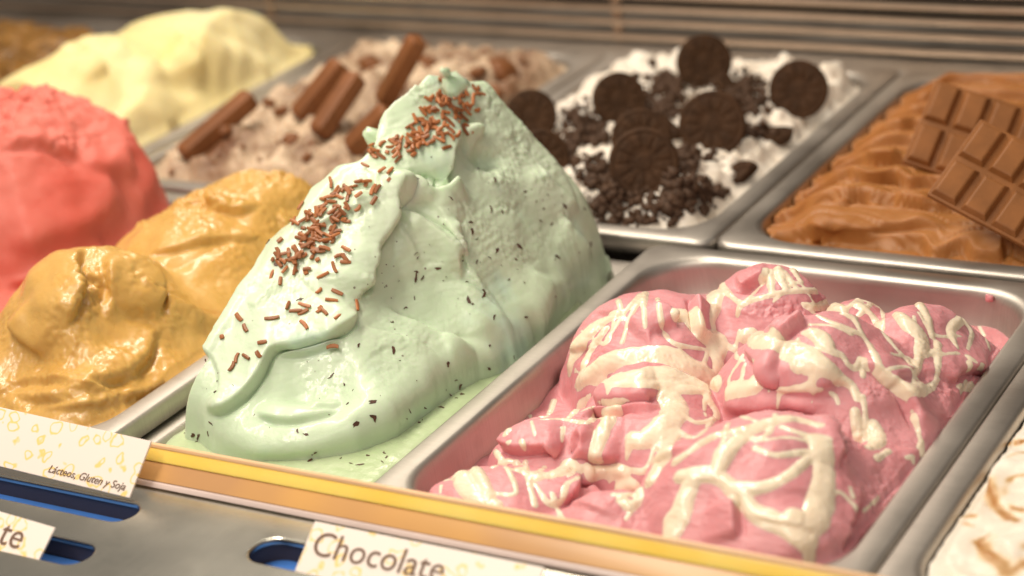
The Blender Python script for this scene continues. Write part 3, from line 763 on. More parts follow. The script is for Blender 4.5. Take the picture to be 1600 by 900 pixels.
for p in ((1215, 485, 50, 16), (1385, 790, 50, 60), (1470, 610, 30, 16), (1370, 610, 20, 16), (1330, 690, 30, 20), (1300, 465, 30, 8)): rg = np.maximum(rg, K.patch(*p))
K.jitter(0.0018, 170, 3, rg, 0.6); K.jitter(0.0005, 90, 2)
grainy(K, 0.00030, 320)
for k in range(13):                                   # short overlapping folds left by the paddle
    a_ = rnd.uniform(-0.5, 0.35); x_, y_ = rnd.uniform(760, 1480), rnd.uniform(470, 830); l_ = rnd.uniform(30, 75)
    c_, q_ = math.cos(a_) * l_, math.sin(a_) * l_
    K.lip([(x_ - c_, y_ - q_), (x_ - c_ * .3, y_ - q_ * .3 - 8), (x_ + c_ * .4, y_ + q_ * .4 - 6), (x_ + c_, y_ + q_)], rnd.uniform(0.0012, 0.0026), soft=rnd.uniform(0.008, 0.018), over=0.001, taper=0.35)
st = perlin(np.stack([K.V[..., 0] * 120, K.V[..., 1] * 900, K.V[..., 2] * 900], -1)); K.V += K.N * (0.00022 * st)[..., None]; K.normals()
K.regrid()
link('folds', K.mesh('folds', pan_keep(K, 'pink')), MAT['pink'], pink)

DR_ = [
 [(962, 493, 7), (925, 515, 12), (900, 545, 12), (890, 575, 9)], [(945, 515, 7), (925, 545, 7), (912, 570, 8)],
 [(1000, 458, 3), (975, 490, 4), (945, 535, 4)], [(1003, 465, 4), (985, 495, 4), (972, 535, 4)], [(1060, 430, 4), (1025, 442, 6), (1008, 455, 6), (1006, 480, 5), (1008, 512, 3)],
 [(1058, 430, 8), (1080, 438, 7), (1105, 446, 9), (1118, 462, 11), (1117, 482, 8), (1113, 502, 5), (1117, 520, 3)], [(1070, 450, 4), (1100, 460, 8)],
 [(1058, 490, 9), (1085, 502, 13), (1100, 522, 11), (1120, 538, 14), (1121, 560, 9), (1125, 578, 11)], [(1112, 525, 5), (1145, 545, 4)],
 [(1098, 432, 10), (1125, 410, 11), (1170, 402, 13), (1212, 404, 11), (1232, 414, 8), (1252, 440, 4)], [(1110, 422, 11), (1122, 442, 8), (1145, 465, 4), (1160, 475, 4)],
 [(1200, 425, 8), (1185, 450, 5), (1160, 475, 4)], [(1200, 425, 8), (1206, 456, 5)], [(1215, 420, 7), (1228, 452, 6)], [(1225, 425, 5), (1246, 452, 4)], [(1240, 415, 3), (1275, 425, 4), (1295, 442, 3)],
 [(1152, 492, 4), (1160, 476, 5), (1200, 462, 5), (1250, 454, 5), (1300, 457, 5), (1340, 467, 4), (1350, 480, 4)],
 [(1165, 525, 9), (1195, 530, 15), (1220, 541, 11), (1250, 546, 10), (1275, 556, 9), (1300, 575, 8), (1312, 590, 7), (1330, 602, 6), (1340, 622, 5)], [(1222, 556, 5), (1260, 562, 8), (1292, 580, 6), (1310, 600, 5)],
 [(1255, 520, 4), (1275, 521, 11), (1290, 536, 10), (1300, 549, 7), (1316, 555, 5), (1326, 570, 5), (1336, 575, 5), (1346, 560, 5), (1350, 566, 5), (1348, 588, 4)],
 [(1255, 475, 4), (1280, 480, 6), (1300, 476, 8), (1320, 490, 7), (1335, 500, 6), (1346, 520, 5), (1362, 545, 5), (1377, 577, 5)], [(1260, 480, 3), (1285, 497, 4), (1320, 511, 5), (1345, 522, 5)], [(1265, 507, 4), (1300, 509, 4), (1330, 521, 4)],
 [(1342, 478, 7), (1360, 490, 5), (1380, 520, 5), (1402, 546, 5), (1426, 572, 4)], [(1330, 446, 6), (1336, 466, 5), (1346, 480, 5)], [(1340, 455, 3), (1366, 475, 4), (1396, 490, 4)],
 [(1350, 455, 4), (1385, 446, 6), (1420, 460, 6), (1446, 490, 7), (1456, 526, 5)], [(1430, 455, 5), (1455, 470, 8), (1490, 485, 10), (1520, 500, 10), (1532, 506, 6)], [(1416, 465, 3), (1392, 482, 4)],
 [(1400, 490, 6), (1420, 506, 11), (1440, 530, 12), (1436, 556, 7), (1432, 590, 4)], [(1500, 500, 7), (1485, 515, 7), (1490, 531, 5), (1497, 544, 3)], [(1505, 500, 6), (1518, 520, 5), (1512, 546, 3)],
 [(1465, 536, 6), (1465, 560, 5), (1465, 586, 4)], [(1446, 556, 4), (1466, 545, 4)], [(1375, 577, 5), (1400, 595, 6), (1430, 609, 9), (1441, 600, 4)], [(1441, 613, 6), (1461, 600, 5), (1466, 582, 4)], [(1390, 576, 4), (1420, 573, 3), (1432, 592, 3)],
 [(1530, 510, 3), (1545, 540, 3), (1548, 570, 3)], [(1513, 560, 6), (1517, 586, 3)], [(1515, 563, 5), (1541, 576, 4)], [(1500, 606, 5), (1518, 598, 5)], [(1504, 610, 3), (1530, 608, 4)],
 [(1355, 577, 3), (1386, 601, 4), (1416, 626, 4), (1431, 661, 4), (1440, 696, 3)],
 [(905, 596, 9), (940, 571, 12), (990, 558, 15), (1050, 563, 17), (1092, 580, 14), (1122, 602, 8)], [(960, 590, 7), (1000, 584, 14), (1050, 586, 16), (1100, 603, 10)], [(900, 600, 4), (930, 592, 5), (960, 598, 5), (1010, 600, 6), (1060, 606, 8), (1105, 612, 6)],
 [(1045, 624, 14), (1055, 640, 17), (1036, 664, 17), (1006, 684, 14), (985, 682, 8)], [(962, 640, 9), (946, 660, 12), (936, 690, 9), (931, 712, 9)], [(985, 688, 8), (979, 716, 4)], [(1046, 680, 13), (1032, 720, 13), (1016, 750, 9)],
 [(800, 620, 7), (800, 650, 6), (790, 690, 4), (815, 690, 4), (820, 720, 4), (826, 750, 4), (836, 790, 4)], [(826, 640, 3), (836, 680, 3)], [(866, 625, 5), (856, 650, 4), (840, 650, 3)], [(922, 620, 4), (896, 646, 6), (890, 652, 5)], [(930, 630, 4), (985, 626, 4)], [(880, 668, 4), (878, 690, 3)], [(845, 655, 3), (880, 655, 4), (915, 660, 5), (935, 650, 4)],
 [(772, 700, 5), (735, 706, 10), (715, 726, 11), (725, 755, 11), (745, 776, 11), (772, 792, 10)], [(735, 715, 8), (750, 745, 8), (765, 775, 8)], [(770, 700, 4), (795, 736, 4), (806, 770, 4), (776, 771, 3), (760, 765, 3)], [(770, 730, 4), (800, 720, 4), (822, 741, 4)],
 [(836, 746, 9), (870, 741, 10), (890, 726, 7), (906, 736, 4)], [(836, 756, 3), (856, 786, 4), (876, 786, 4), (886, 756, 4), (906, 746, 4)], [(665, 765, 2), (690, 752, 2), (712, 748, 2)], [(688, 770, 2), (690, 752, 2)],
 [(966, 766, 9), (986, 760, 9), (1002, 776, 5), (986, 790, 8), (970, 781, 6)], [(925, 738, 9), (955, 735, 9), (980, 742, 6)], [(1082, 752, 9), (1064, 795, 13), (1048, 832, 15)], [(1062, 745, 8), (1100, 740, 9), (1130, 750, 8), (1152, 772, 9), (1182, 802, 10), (1222, 822, 11), (1258, 842, 15)],
 [(1150, 765, 9), (1195, 760, 8), (1236, 740, 7), (1266, 715, 6)], [(1280, 690, 13), (1287, 740, 13), (1282, 782, 16), (1266, 822, 15), (1240, 806, 11)], [(1120, 746, 6), (1130, 711, 11), (1160, 681, 11), (1200, 661, 10), (1240, 655, 7), (1282, 665, 5)], [(1180, 700, 5), (1210, 711, 4), (1262, 706, 5)],
 [(1055, 721, 6), (1090, 696, 6), (1120, 681, 7), (1162, 672, 7)], [(1220, 666, 4), (1260, 681, 6), (1276, 692, 9)], [(1140, 610, 11), (1176, 605, 8), (1206, 616, 4)], [(1160, 556, 4), (1140, 590, 4), (1138, 612, 5)], [(1165, 560, 3), (1157, 602, 4)], [(1180, 570, 4), (1172, 600, 5)],
 [(1200, 612, 4), (1260, 607, 4), (1300, 615, 4), (1310, 630, 3)], [(1262, 575, 3), (1272, 602, 3), (1268, 632, 3)], [(1336, 645, 7), (1341, 682, 7)], [(1348, 620, 4), (1352, 650, 4), (1350, 690, 5)], [(1366, 666, 8), (1371, 690, 10), (1356, 701, 6)], [(1370, 716, 5), (1388, 704, 5)], [(1105, 620, 6), (1120, 650, 5), (1090, 660, 5), (1070, 650, 5)], [(1100, 625, 3), (1102, 650, 3)], [(1440, 688, 4), (1438, 700, 5)],
]
for k in range(36):                                   # fine threads flicked across the folds
    x_, y_ = rnd.uniform(780, 1480), rnd.uniform(450, 800); a_ = rnd.uniform(-1.2, 1.2); l_ = rnd.uniform(22, 60); b_ = rnd.choice((-1, 1)) * rnd.uniform(14, 36)
    c_, q_ = math.cos(a_), math.sin(a_); w_ = rnd.uniform(2.6, 4.0)
    DR_.append([(x_ - c_ * l_, y_ - q_ * l_, w_), (x_ - q_ * b_, y_ + c_ * b_, w_ * 1.2), (x_ + c_ * l_, y_ + q_ * l_, w_ * 0.8)])
TH = np.zeros(K.X.shape)
for stp in DR_:
    for Q, E_ in K.dense(stp, runs=True):
        wmax = max(p[2] for p in stp) / 2900.0
        r = K.near(Q, wmax * 2.0)
        if r is None: continue
        jj, ii, v, d, bi = r
        w = np.maximum(E_[bi] / 2900.0, 0.0010) * (1 + 0.22 * perlin(v * 120)) * (1.02 + 0.22 * smooth(5, 9, E_[bi]))
        q = np.clip(1 - (d / w) ** 2, 0, 1)
        t = np.minimum(0.46 * w, 0.0015) * q ** 0.5
        TH[jj, ii] = np.maximum(TH[jj, ii], t) + 0.2 * np.minimum(TH[jj, ii], t)
TH = blur(blur(TH, 1), 1)
VD = K.V + K.N * (TH * 1.3 - 0.00022)[..., None]
keepD = (TH > 0.00004) & pan_keep(K, 'pink')
# connected pools of sauce become the parts of the drizzle
lab = np.where(keepD, np.arange(keepD.size).reshape(keepD.shape), -1)
for _ in range(400):
    n2 = lab.copy()
    for sh_, axn in ((1, 0), (-1, 0), (1, 1), (-1, 1)):
        n2 = np.maximum(n2, np.roll(lab, sh_, axn))
    n2 = np.where(keepD, n2, -1)
    n2 = np.where(keepD, np.maximum(n2, n2.ravel()[np.maximum(n2, 0)]), -1)
    if (n2 == lab).all(): break
    lab = n2
dz_ = empty('white_chocolate_drizzle', (-0.42, 0.87, -0.01)); tag(dz_, 'creamy white chocolate drizzle looped over the pink strawberry gelato', 'drizzle')
ids, cnt = np.unique(lab[lab >= 0], return_counts=True)
big = ids[cnt > 60]
for i_ in big: link('strand', K.mesh('strand', lab == i_, VD), MAT['cream'], dz_)

for px_, py_, r_ in ((1505, 455, 0.0014), (1546, 466, 0.0024), (1008, 420, 0.0015)):
    bm = bmesh.new(); bmesh.ops.create_icosphere(bm, subdivisions=3, radius=r_)
    c_ = on_z(px_, py_, -0.004 if px_ > 1300 or px_ < 1100 else 0.012)
    for v_ in bm.verts: v_.co = Vector(c_) + Vector((v_.co.x * 1.2, v_.co.y * 0.6, v_.co.z * 1.1)) * (1 + 0.25 * math.sin(v_.co.x * 1300 + 1) * math.cos(v_.co.z * 1100))
    link('splash', mesh_bm('splash', bm, True), MAT['pink'], pink)
# ------------------------------------------------------------------ caramel
C = sheet_for('caramel', 0.00075)
h = -0.003 + 0.003 * n3(C, 30)
for a in ((132, 396, 0.064, 0.056, 0.058, 0.060, 0.0), (360, 292, 0.048, 0.060, 0.070, 0.062, 0.0), (10, 515, 0.026, 0.045, 0.05, 0.045, 0.0), (140, 560, 0.016, 0.06, 0.05, 0.03, 0.0), (455, 275, 0.046, 0.055, 0.06, 0.060, 0.0), (85, 455, 0.040, 0.035, 0.05, 0.06, 0.0), (290, 405, 0.032, 0.050, 0.055, 0.05, 0.0), (255, 345, 0.044, 0.045, 0.055, 0.055, 0.0), (430, 380, 0.024, 0.04, 0.06, 0.04, 0.0)):
    h = smax(h, pdome(C, *a), 0.034)
C.Z = smin(h, -0.004 + (1.25 + 1.2 * smooth(-0.80, -0.85, C.X)) * wall(C, 'caramel') + 0.0035 * n3(C, 40, 2.0, 2), 0.012); C.lift()
C.jitter(0.0030, 30, 2)
C.dent(300, 430, 60, 0.006, 0.5, -0.3); C.dent(190, 500, 50, 0.006, 1.2); C.dent(60, 560, 50, 0.005, 0.7)
for pts_, hh, so in (([(245, 505), (232, 445), (196, 405), (168, 372)], 0.006, 0.018), ([(110, 600), (180, 592), (228, 556), (246, 508)], 0.005, 0.020), ([(380, 505), (310, 490), (240, 455), (195, 395)], 0.005, 0.020), ([(100, 520), (120, 470), (118, 420), (140, 370)], 0.006, 0.014),
                     ([(165, 500), (172, 450), (165, 400)][::-1], 0.004, 0.010), ([(60, 640), (160, 630), (260, 598), (330, 560)], 0.003, 0.012), ([(20, 615), (90, 622), (180, 605)], 0.003, 0.012), ([(10, 500), (30, 530), (70, 560)], 0.004, 0.016), ([(430, 330), (455, 365), (470, 400)], 0.003, 0.010), ([(320, 290), (330, 320), (370, 335), (410, 320)], 0.004, 0.012), ([(200, 400), (290, 385), (380, 375), (420, 380)], 0.003, 0.014), ([(0, 600), (60, 590), (120, 610), (160, 600)], 0.003, 0.010)):
    C.lip(pts_, hh * 1.4, soft=so, over=0.0012, taper=0.25)
rg = np.zeros_like(C.X)
for p in ((140, 450, 22, 46), (235, 440, 34, 10, 0.4), (300, 310, 70, 24), (420, 275, 60, 14), (215, 345, 20, 10)): rg = np.maximum(rg, C.patch(*p))
C.jitter(0.0030, 150, 3, rg, 0.6); grainy(C, 0.0006, 230)
C.jitter(0.0016, 120, 3, C.patch(150, 615, 190, 40))
C.jitter(0.0005, 60, 2)
tag(link('caramel_gelato', C.mesh('caramel_gelato', pan_keep(C, 'caramel')), MAT['caramel']), 'glossy golden caramel gelato with two swirled peaks beside the mint mound', 'gelato')

# ------------------------------------------------------------------ red fruit
Rd = sheet_for('red', 0.00115)
h = 0.000 + 0.003 * n3(Rd, 30)
for a in ((-1.005, 0.955, 0.098, 0.098, 0.115, 0.115), (-1.06, 0.90, 0.098, 0.08, 0.09, 0.10), (-0.98, 0.99, 0.085, 0.085, 0.075, 0.10), (-1.03, 0.82, 0.045, 0.10, 0.11, 0.05)):
    h = smax(h, dome(Rd, *a), 0.016)
Rd.Z = np.minimum(h, -0.006 + 4.0 * wall(Rd, 'red')); Rd.lift()
Rd.jitter(0.0030, 26, 2)
for pts_, hh, so in (([(0, 395), (60, 388), (120, 365), (205, 322)], 0.007, 0.030), ([(0, 235), (60, 232), (100, 245), (125, 252)], 0.006, 0.020), ([(125, 258), (165, 268), (212, 268)], 0.005, 0.012), ([(270, 292), (245, 235), (205, 175)][::-1], 0.004, 0.014), ([(0, 450), (90, 425), (170, 390)], 0.004, 0.020), ([(215, 330), (235, 290), (262, 262)], 0.004, 0.014)):
    Rd.lip(pts_, hh * 1.5, soft=so, over=0.0015, taper=0.2, sharp=0.002)
rg = np.zeros_like(Rd.X)
for p in ((70, 150, 60, 20), (170, 145, 40, 24), (225, 200, 20, 40), (90, 220, 50, 16), (190, 190, 24, 12), (20, 170, 30, 40)): rg = np.maximum(rg, Rd.patch(*p))
Rd.jitter(0.0034, 42, 3, smooth(0.05, 0.09, Rd.V[..., 2]), 0.6); Rd.jitter(0.0044, 120, 3, rg, 0.65); grainy(Rd, 0.0004, 160); Rd.jitter(0.0004, 80, 2)
tag(link('red_fruit_gelato', Rd.mesh('red_fruit_gelato', pan_keep(Rd, 'red')), MAT['red']), 'smooth coral red fruit gelato mound with a ragged torn crest', 'gelato')

# ------------------------------------------------------------------ lemon
Ye = sheet_for('yellow', 0.0013)
h = -0.002 + 0.002 * n3(Ye, 20)
for a in ((355, 22, 0.058, 0.080, 0.060, 0.060), (250, 28, 0.062, 0.075, 0.065, 0.065), (150, 64, 0.064, 0.070, 0.060, 0.070), (70, 98, 0.064, 0.060, 0.055, 0.07), (10, 150, 0.05, 0.05, 0.05, 0.06), (440, 105, 0.012, 0.06, 0.10, 0.025), (280, 140, 0.030, 0.09, 0.10, 0.040)):
    h = smax(h, pdome(Ye, *a), 0.030)
Ye.Z = np.minimum(h, -0.006 + 3.2 * wall(Ye, 'yellow')); Ye.lift(); Ye.jitter(0.003, 24, 2)
for pts_, hh, so in (([(300, 55), (360, 75), (420, 100), (460, 112)], 0.006, 0.03), ([(270, 50), (300, 90), (310, 130)], 0.004, 0.02), ([(200, 140), (270, 150), (350, 155)], 0.004, 0.02), ([(130, 95), (150, 110), (165, 125)], 0.004, 0.015), ([(220, 180), (280, 165), (340, 170)], 0.003, 0.02), ([(60, 110), (110, 85), (160, 60), (200, 45)], 0.004, 0.03), ([(250, 110), (300, 60), (330, 30)], 0.005, 0.03), ([(350, 40), (390, 60), (425, 85)], 0.004, 0.02), ([(180, 60), (210, 90), (260, 105)], 0.004, 0.025)):
    Ye.lip(pts_[::-1], hh * 1.8, soft=so, over=0.001, taper=0.25, sharp=0.002)
Ye.jitter(0.0006, 70, 2)
tag(link('lemon_gelato', Ye.mesh('lemon_gelato', pan_keep(Ye, 'yellow')), MAT['yellow']), 'smooth pale yellow gelato heaped in soft rounded swells', 'gelato')

# ------------------------------------------------------------------ dark caramel in the far corner
Br = sheet_for('brown', 0.0018)
Br.Z = 0.004 + 0.010 * n3(Br, 22, 2.0, 3) + 0.003 * n3(Br, 120, 5.0, 2); Br.lift()
tag(link('brown_gelato', Br.mesh('brown_gelato', pan_keep(Br, 'brown')), MAT['brown']), 'mottled dark brown gelato in the corner behind the red mound', 'gelato')

# ------------------------------------------------------------------ beige with wafer fingers
Ki = sheet_for('kit', 0.0012)
lum = n3(Ki, 26, 1.0, 2); lum2 = n3(Ki, 60, 4.0, 2)
Ki.Z = 0.002 + 0.013 * np.abs(lum) + 0.006 * np.abs(lum2) + 0.006 * smooth(0.0, 0.05, wall(Ki, 'kit')); Ki.Z = -0.006 + (Ki.Z + 0.006) * smooth(0, 0.016, wall(Ki, 'kit')); Ki.lift(); Ki.jitter(0.0016, 70, 2); Ki.jitter(0.0006, 200, 2)
tag(link('wafer_gelato', Ki.mesh('wafer_gelato', pan_keep(Ki, 'kit')), MAT['beige']), 'lumpy beige gelato strewn with chocolate pieces and wafer fingers', 'gelato')

def finger_mesh(L_, w=0.017, hgt=0.012):
    bm = bmesh.new(); sec = [(-w / 2, -hgt / 2), (w / 2, -hgt / 2), (w / 2 * 0.98, -hgt / 2 + 0.002), (w / 2 * 0.72, hgt / 2), (-w / 2 * 0.72, hgt / 2), (-w / 2 * 0.98, -hgt / 2 + 0.002)]
    e = 0.0035
    A = [[bm.verts.new((x, y * (0.82 if end else 1), z * (0.8 if end and z > 0 else 1))) for y, z in sec] for x, end in ((-L_ / 2, 1), (-L_ / 2 + e, 0), (L_ / 2 - e, 0), (L_ / 2, 1))]
    for r0, r1 in zip(A, A[1:]):
        for k in range(6): bm.faces.new((r0[k], r1[k], r1[(k + 1) % 6], r0[(k + 1) % 6]))
    bm.faces.new(A[0]); bm.faces.new(A[-1][::-1])
    bmesh.ops.recalc_face_normals(bm, faces=list(bm.faces)); bevel_all(bm, 0.0009, 2)
    return mesh_bm('wafer_finger', bm, True)
def place(o, c, xdir, up):
    a = Vector(xdir).normalized(); u = Vector(up); u = (u - a * u.dot(a)).normalized(); b = u.cross(a)
    m = Matrix((a, b, u)).transposed().to_4x4(); m.translation = Vector(c); o.matrix_world = m
for (x0, y0), (x1, y1), rise, lab_ in (((287, 250), (392, 150), 0.028, 'wafer finger leaning on the rim beside the lemon gelato'), ((466, 190), (532, 98), 0.034, 'upper of two parallel chocolate wafer fingers stuck in beige gelato'), ((497, 216), (556, 118), 0.030, 'lower of two parallel chocolate wafer fingers, its blunt end up'), ((598, 168), (652, 60), 0.050, 'steepest chocolate wafer finger, standing up towards the grille'), ((548, 240), (606, 172), 0.026, 'wafer finger half hidden behind the mint mound')):
    P0 = Ki.cast([(x0, y0)])[0][0] + np.array([0, 0, 0.004]); P1 = on_z(x1, y1, P0[2] + rise)
    L_ = float(np.linalg.norm(P1 - P0)); o = link('wafer_finger', finger_mesh(L_), MAT['finger'])
    place(o, (P0 + P1) / 2, P1 - P0, CAM * 0.6 - P0 * 0.6 + np.array([-0.5, 0, 0.9])); tag(o, lab_, 'wafer finger', 'chocolate wafer fingers in the beige gelato')

def lump_mesh(nm, seed, sub=2, amp=0.25, fl=1.0):
    bm = bmesh.new(); bmesh.ops.create_icosphere(bm, subdivisions=sub, radius=1.0)
    P = np.array([v.co[:] for v in bm.verts]); d = 1 + amp * fbm(P * 1.3 + seed * 7.1, 3)
    for v, k in zip(bm.verts, d): v.co = v.co * float(k); v.co.z *= fl
    return mesh_bm(nm, bm, True)
LUMP = [lump_mesh('chocolate_chunk', k, 2, 0.45, 0.75) for k in range(5)]
for me in LUMP: me.materials.append(MAT['finger'])
CK = [(580, 103, 20, 'flat chocolate chunk between the upright wafer finger and the rim'), (668, 98, 16, 'chocolate chunk right behind the mint peak'), (455, 220, 15, 'dark chocolate drop below the parallel wafer fingers'), (440, 175, 13, 'chocolate chunk left of the parallel wafer fingers'), (350, 205, 14, 'dark chunk under the leaning wafer finger'), (480, 248, 10, 'small chocolate bit above the caramel gelato'), (420, 162, 12, 'chocolate bit by the lemon pan rim'), (545, 160, 14, 'chocolate chunk in the shade of the lower parallel finger'), (745, 115, 16, 'chocolate chunk to the right of the mint peak'), (785, 112, 30, 'large rounded toffee brown lump at the back corner of the beige gelato'), (770, 150, 20, 'toffee brown lump in front of the large rounded one')]
P, ok = Ki.cast(np.array([(a, b) for a, b, *_ in CK]))
for p, (a, b, r, lab_) in zip(P, CK):
    o = link('chocolate_chunk', rnd.choice(LUMP)); o.location = p + np.array([0, 0, 0.001]); rr = r / 2100.0; o.scale = (rr, rr * rnd.uniform(.7, 1), rr * .8); o.rotation_euler = (rnd.uniform(-.4, .4), rnd.uniform(-.4, .4), rnd.uniform(0, 6)); tag(o, lab_, 'chocolate', 'chocolate lumps in the beige gelato')
def crumbs(sheet, pts, nm, mat, s0, s1, par=None, seed=1, sink=0.2):
    rr = np.random.RandomState(seed); V, Fc = [], []
    base_ = np.array([(1, 0, 0), (-1, 0, 0), (0, 1, 0), (0, -1, 0), (0, 0, 1), (0, 0, -1)], float)
    tri = [(0, 2, 4), (2, 1, 4), (1, 3, 4), (3, 0, 4), (2, 0, 5), (1, 2, 5), (3, 1, 5), (0, 3, 5)]
    for k, (x, y) in enumerate(pts):
        z = float(sheet.height(np.array([x]), np.array([y]), sheet.V[..., 2])[0]); s_ = s0 + (s1 - s0) * rr.uniform() ** 3
        q = rr.normal(size=(3, 3)); q, _ = np.linalg.qr(q)
        V.append((base_ * rr.uniform(0.5, 1.2, (6, 1)) * s_) @ q + [x, y, z + s_ * sink]); Fc.append(np.array(tri) + 6 * k)
    if not V: return
    return link(nm, mesh_np(nm, np.concatenate(V), np.concatenate(Fc), False), mat, par)
q_ = np.random.RandomState(3); x0, x1, y0, y1 = inner('kit', 0.024)
pts = [(q_.uniform(x0, x1), q_.uniform(y0, y1)) for _ in range(170)]
tag(crumbs(Ki, pts, 'wafer_crumbs', MAT['cake'], 0.0012, 0.0050, None, 2), 'brown wafer crumbs strewn over the beige gelato', 'crumbs', kind='stuff')

# ------------------------------------------------------------------ white with cookies
Or = sheet_for('oreo', 0.0012)
Or.Z = 0.000 + 0.014 * np.abs(n3(Or, 26, 6.0, 3)) + 0.004 * n3(Or, 80, 2.0, 2) + 0.010 * smooth(0, 0.04, wall(Or, 'oreo')); Or.Z = -0.006 + (Or.Z + 0.006) * smooth(0, 0.014, wall(Or, 'oreo')); Or.lift(); Or.jitter(0.0022, 50, 2); Or.jitter(0.0004, 160, 2)
tag(link('cookie_gelato', Or.mesh('cookie_gelato', pan_keep(Or, 'oreo')), MAT['white']), 'rough white gelato covered with dark cookies and crumbs', 'gelato')
def cookie_mesh(R_=0.0215, t=0.0055, cut=None):
    nr, na = 40, 120; V = []
    rr = np.linspace(0, 1, nr); A = np.linspace(0, 2 * math.pi, na, endpoint=False)
    RR, AA = np.meshgrid(rr, A, indexing='ij')
    z = np.full(RR.shape, t / 2)
    z += 0.0008 * smooth(0.06, 0, np.abs(RR - 0.90)) * (0.75 + 0.25 * np.cos(AA * 48))      # ribbed border
    pet = (np.abs(np.sin(AA * 6)) ** 0.7)
    lob = smooth(0.16, 0.0, np.abs(RR - 0.58) - 0.12) * smooth(0.25, 0.75, pet)
    z += 0.0010 * lob - 0.0004 * smooth(0.10, 0.02, np.abs(RR - 0.42)) + 0.0006 * smooth(0.24, 0.20, RR)
    z -= 0.0010 * smooth(0.95, 1.0, RR)
    top = np.stack([RR * R_ * np.cos(AA), RR * R_ * np.sin(AA), z], -1)
    bot = top.copy(); bot[..., 2] *= -1
    V = np.concatenate([top.reshape(-1, 3), bot.reshape(-1, 3)]); F = []
    idx = np.arange(nr * na).reshape(nr, na); nx = np.roll(idx, -1, 1); off = nr * na
    F.append(np.stack([idx[:-1], idx[1:], nx[1:], nx[:-1]], -1).reshape(-1, 4))
    F.append((np.stack([idx[:-1], nx[:-1], nx[1:], idx[1:]], -1) + off).reshape(-1, 4))
    F.append(np.stack([idx[-1], idx[-1] + off, nx[-1] + off, nx[-1]], -1).reshape(-1, 4))
    F = np.concatenate(F)
    if cut is not None:
        V[:, 0] = np.where(V[:, 0] > cut, cut + 0.002 * perlin(V * 300), V[:, 0])
    return mesh_np('cocoa_cookie', V, F)
CM = cookie_mesh(); CM.materials.append(MAT['cookie']); CH = cookie_mesh(cut=0.002); CH.materials.append(MAT['cookie'])
def cookie(cx, cy, hpx, yaw, tilt, lab_, half=False, z0=None, spin=0.0):
    dist = 1.45
    b = Or.cast([(cx, cy + hpx * 0.42)])
    P0 = b[0][0] if b[1][0] else on_z(cx, cy + hpx * 0.42, 0.01)
    toc = CAM - P0; toc[2] = 0; toc /= np.linalg.norm(toc); c, s_ = math.cos(yaw), math.sin(yaw)
    toc = np.array([toc[0] * c - toc[1] * s_, toc[0] * s_ + toc[1] * c, 0])
    n = toc * math.cos(tilt) + np.array([0, 0, 1]) * math.sin(tilt)
    c0 = on_plane(cx, cy, P0, n)
    o = link('cocoa_cookie', CH if half else CM); sc = hpx / 88.0
    n_ = Vector(n); a = Vector((0, 0, 1)).cross(n_).normalized(); a.rotate(Matrix.Rotation(spin, 3, n_)); u = n_.cross(a)
    m = Matrix((a, u, n_)).transposed().to_4x4(); m.translation = Vector(c0); o.matrix_world = m; o.scale = (sc, sc, 1)
    tag(o, lab_, 'cookie', 'dark cookies in the white gelato')
cookie(1100, 97, 84, 0.15, 0.30, 'dark cocoa cookie standing highest against the steel grille', spin=.3)
cookie(1248, 140, 86, -0.1, 0.35, 'dark cocoa cookie upright by the rim shared with the chocolate pan', spin=.1)
cookie(967, 155, 80, 0.3, 0.40, 'dark cocoa cookie leaning behind the overlapping pair', spin=.7)
cookie(1113, 194, 94, 0.0, 0.45, 'dark cocoa cookie in the middle of the white gelato', spin=1.0)
cookie(1002, 216, 84, 0.1, 0.50, 'dark cocoa cookie half covered by the one in front of it', spin=.4)
cookie(1006, 254, 94, 0.0, 0.45, 'dark cocoa cookie overlapping another, its flower pattern clearest', spin=.0)
cookie(830, 180, 76, 0.2, 0.40, 'dark cocoa cookie on the rim between beige and white gelato', spin=.2)
cookie(846, 246, 78, 0.2, 0.35, 'dark cocoa cookie half hidden by the mint mound', spin=.9)
cookie(1045, 195, 56, 0.3, 0.9, 'broken cookie piece wedged between the leaning cookies', True, spin=.5)
cookie(1211, 206, 52, 0.3, 1.2, 'broken cookie half lying flat below the upright rim cookie', True, spin=1.3)
cookie(1162, 276, 50, -0.3, 1.0, 'broken cookie half near the front right of the white gelato', True, spin=-.6)
cookie(955, 340, 56, -0.3, 1.35, 'broken cookie half lying flat at the front rim', True, spin=1.5)
cookie(1140, 128, 44, 0.5, 0.8, 'small broken cookie piece behind the tallest cookie', True, spin=.2)
cl = [(945, 275, 22, 16, 260), (970, 300, 26, 14, 320), (1075, 300, 34, 14, 420), (1050, 320, 30, 10, 220), (920, 205, 26, 16, 260), (1030, 170, 30, 26, 420), (1150, 135, 50, 14, 320), (1170, 165, 30, 12, 200), (1040, 135, 26, 12, 200), (980, 345, 40, 8, 140), (900, 180, 22, 14, 140), (1075, 245, 30, 12, 140), (890, 240, 16, 26, 160), (1180, 205, 22, 10, 80), (1060, 275, 20, 14, 120), (940, 320, 24, 10, 120)]
pts = []
for a, b, sx_, sy_, n in cl:
    for _ in range(int(n * 0.8)): pts.append((rnd.gauss(a, sx_ * 0.75), rnd.gauss(b, sy_ * 0.75)))
P, ok = Or.cast(np.array(pts)); tag(crumbs(Or, P[ok][:, :2], 'cookie_crumbs', MAT['crumb'], 0.0009, 0.0060, None, 5, 0.35), 'dark cocoa cookie crumbs heaped over the white gelato', 'crumbs', kind='stuff')

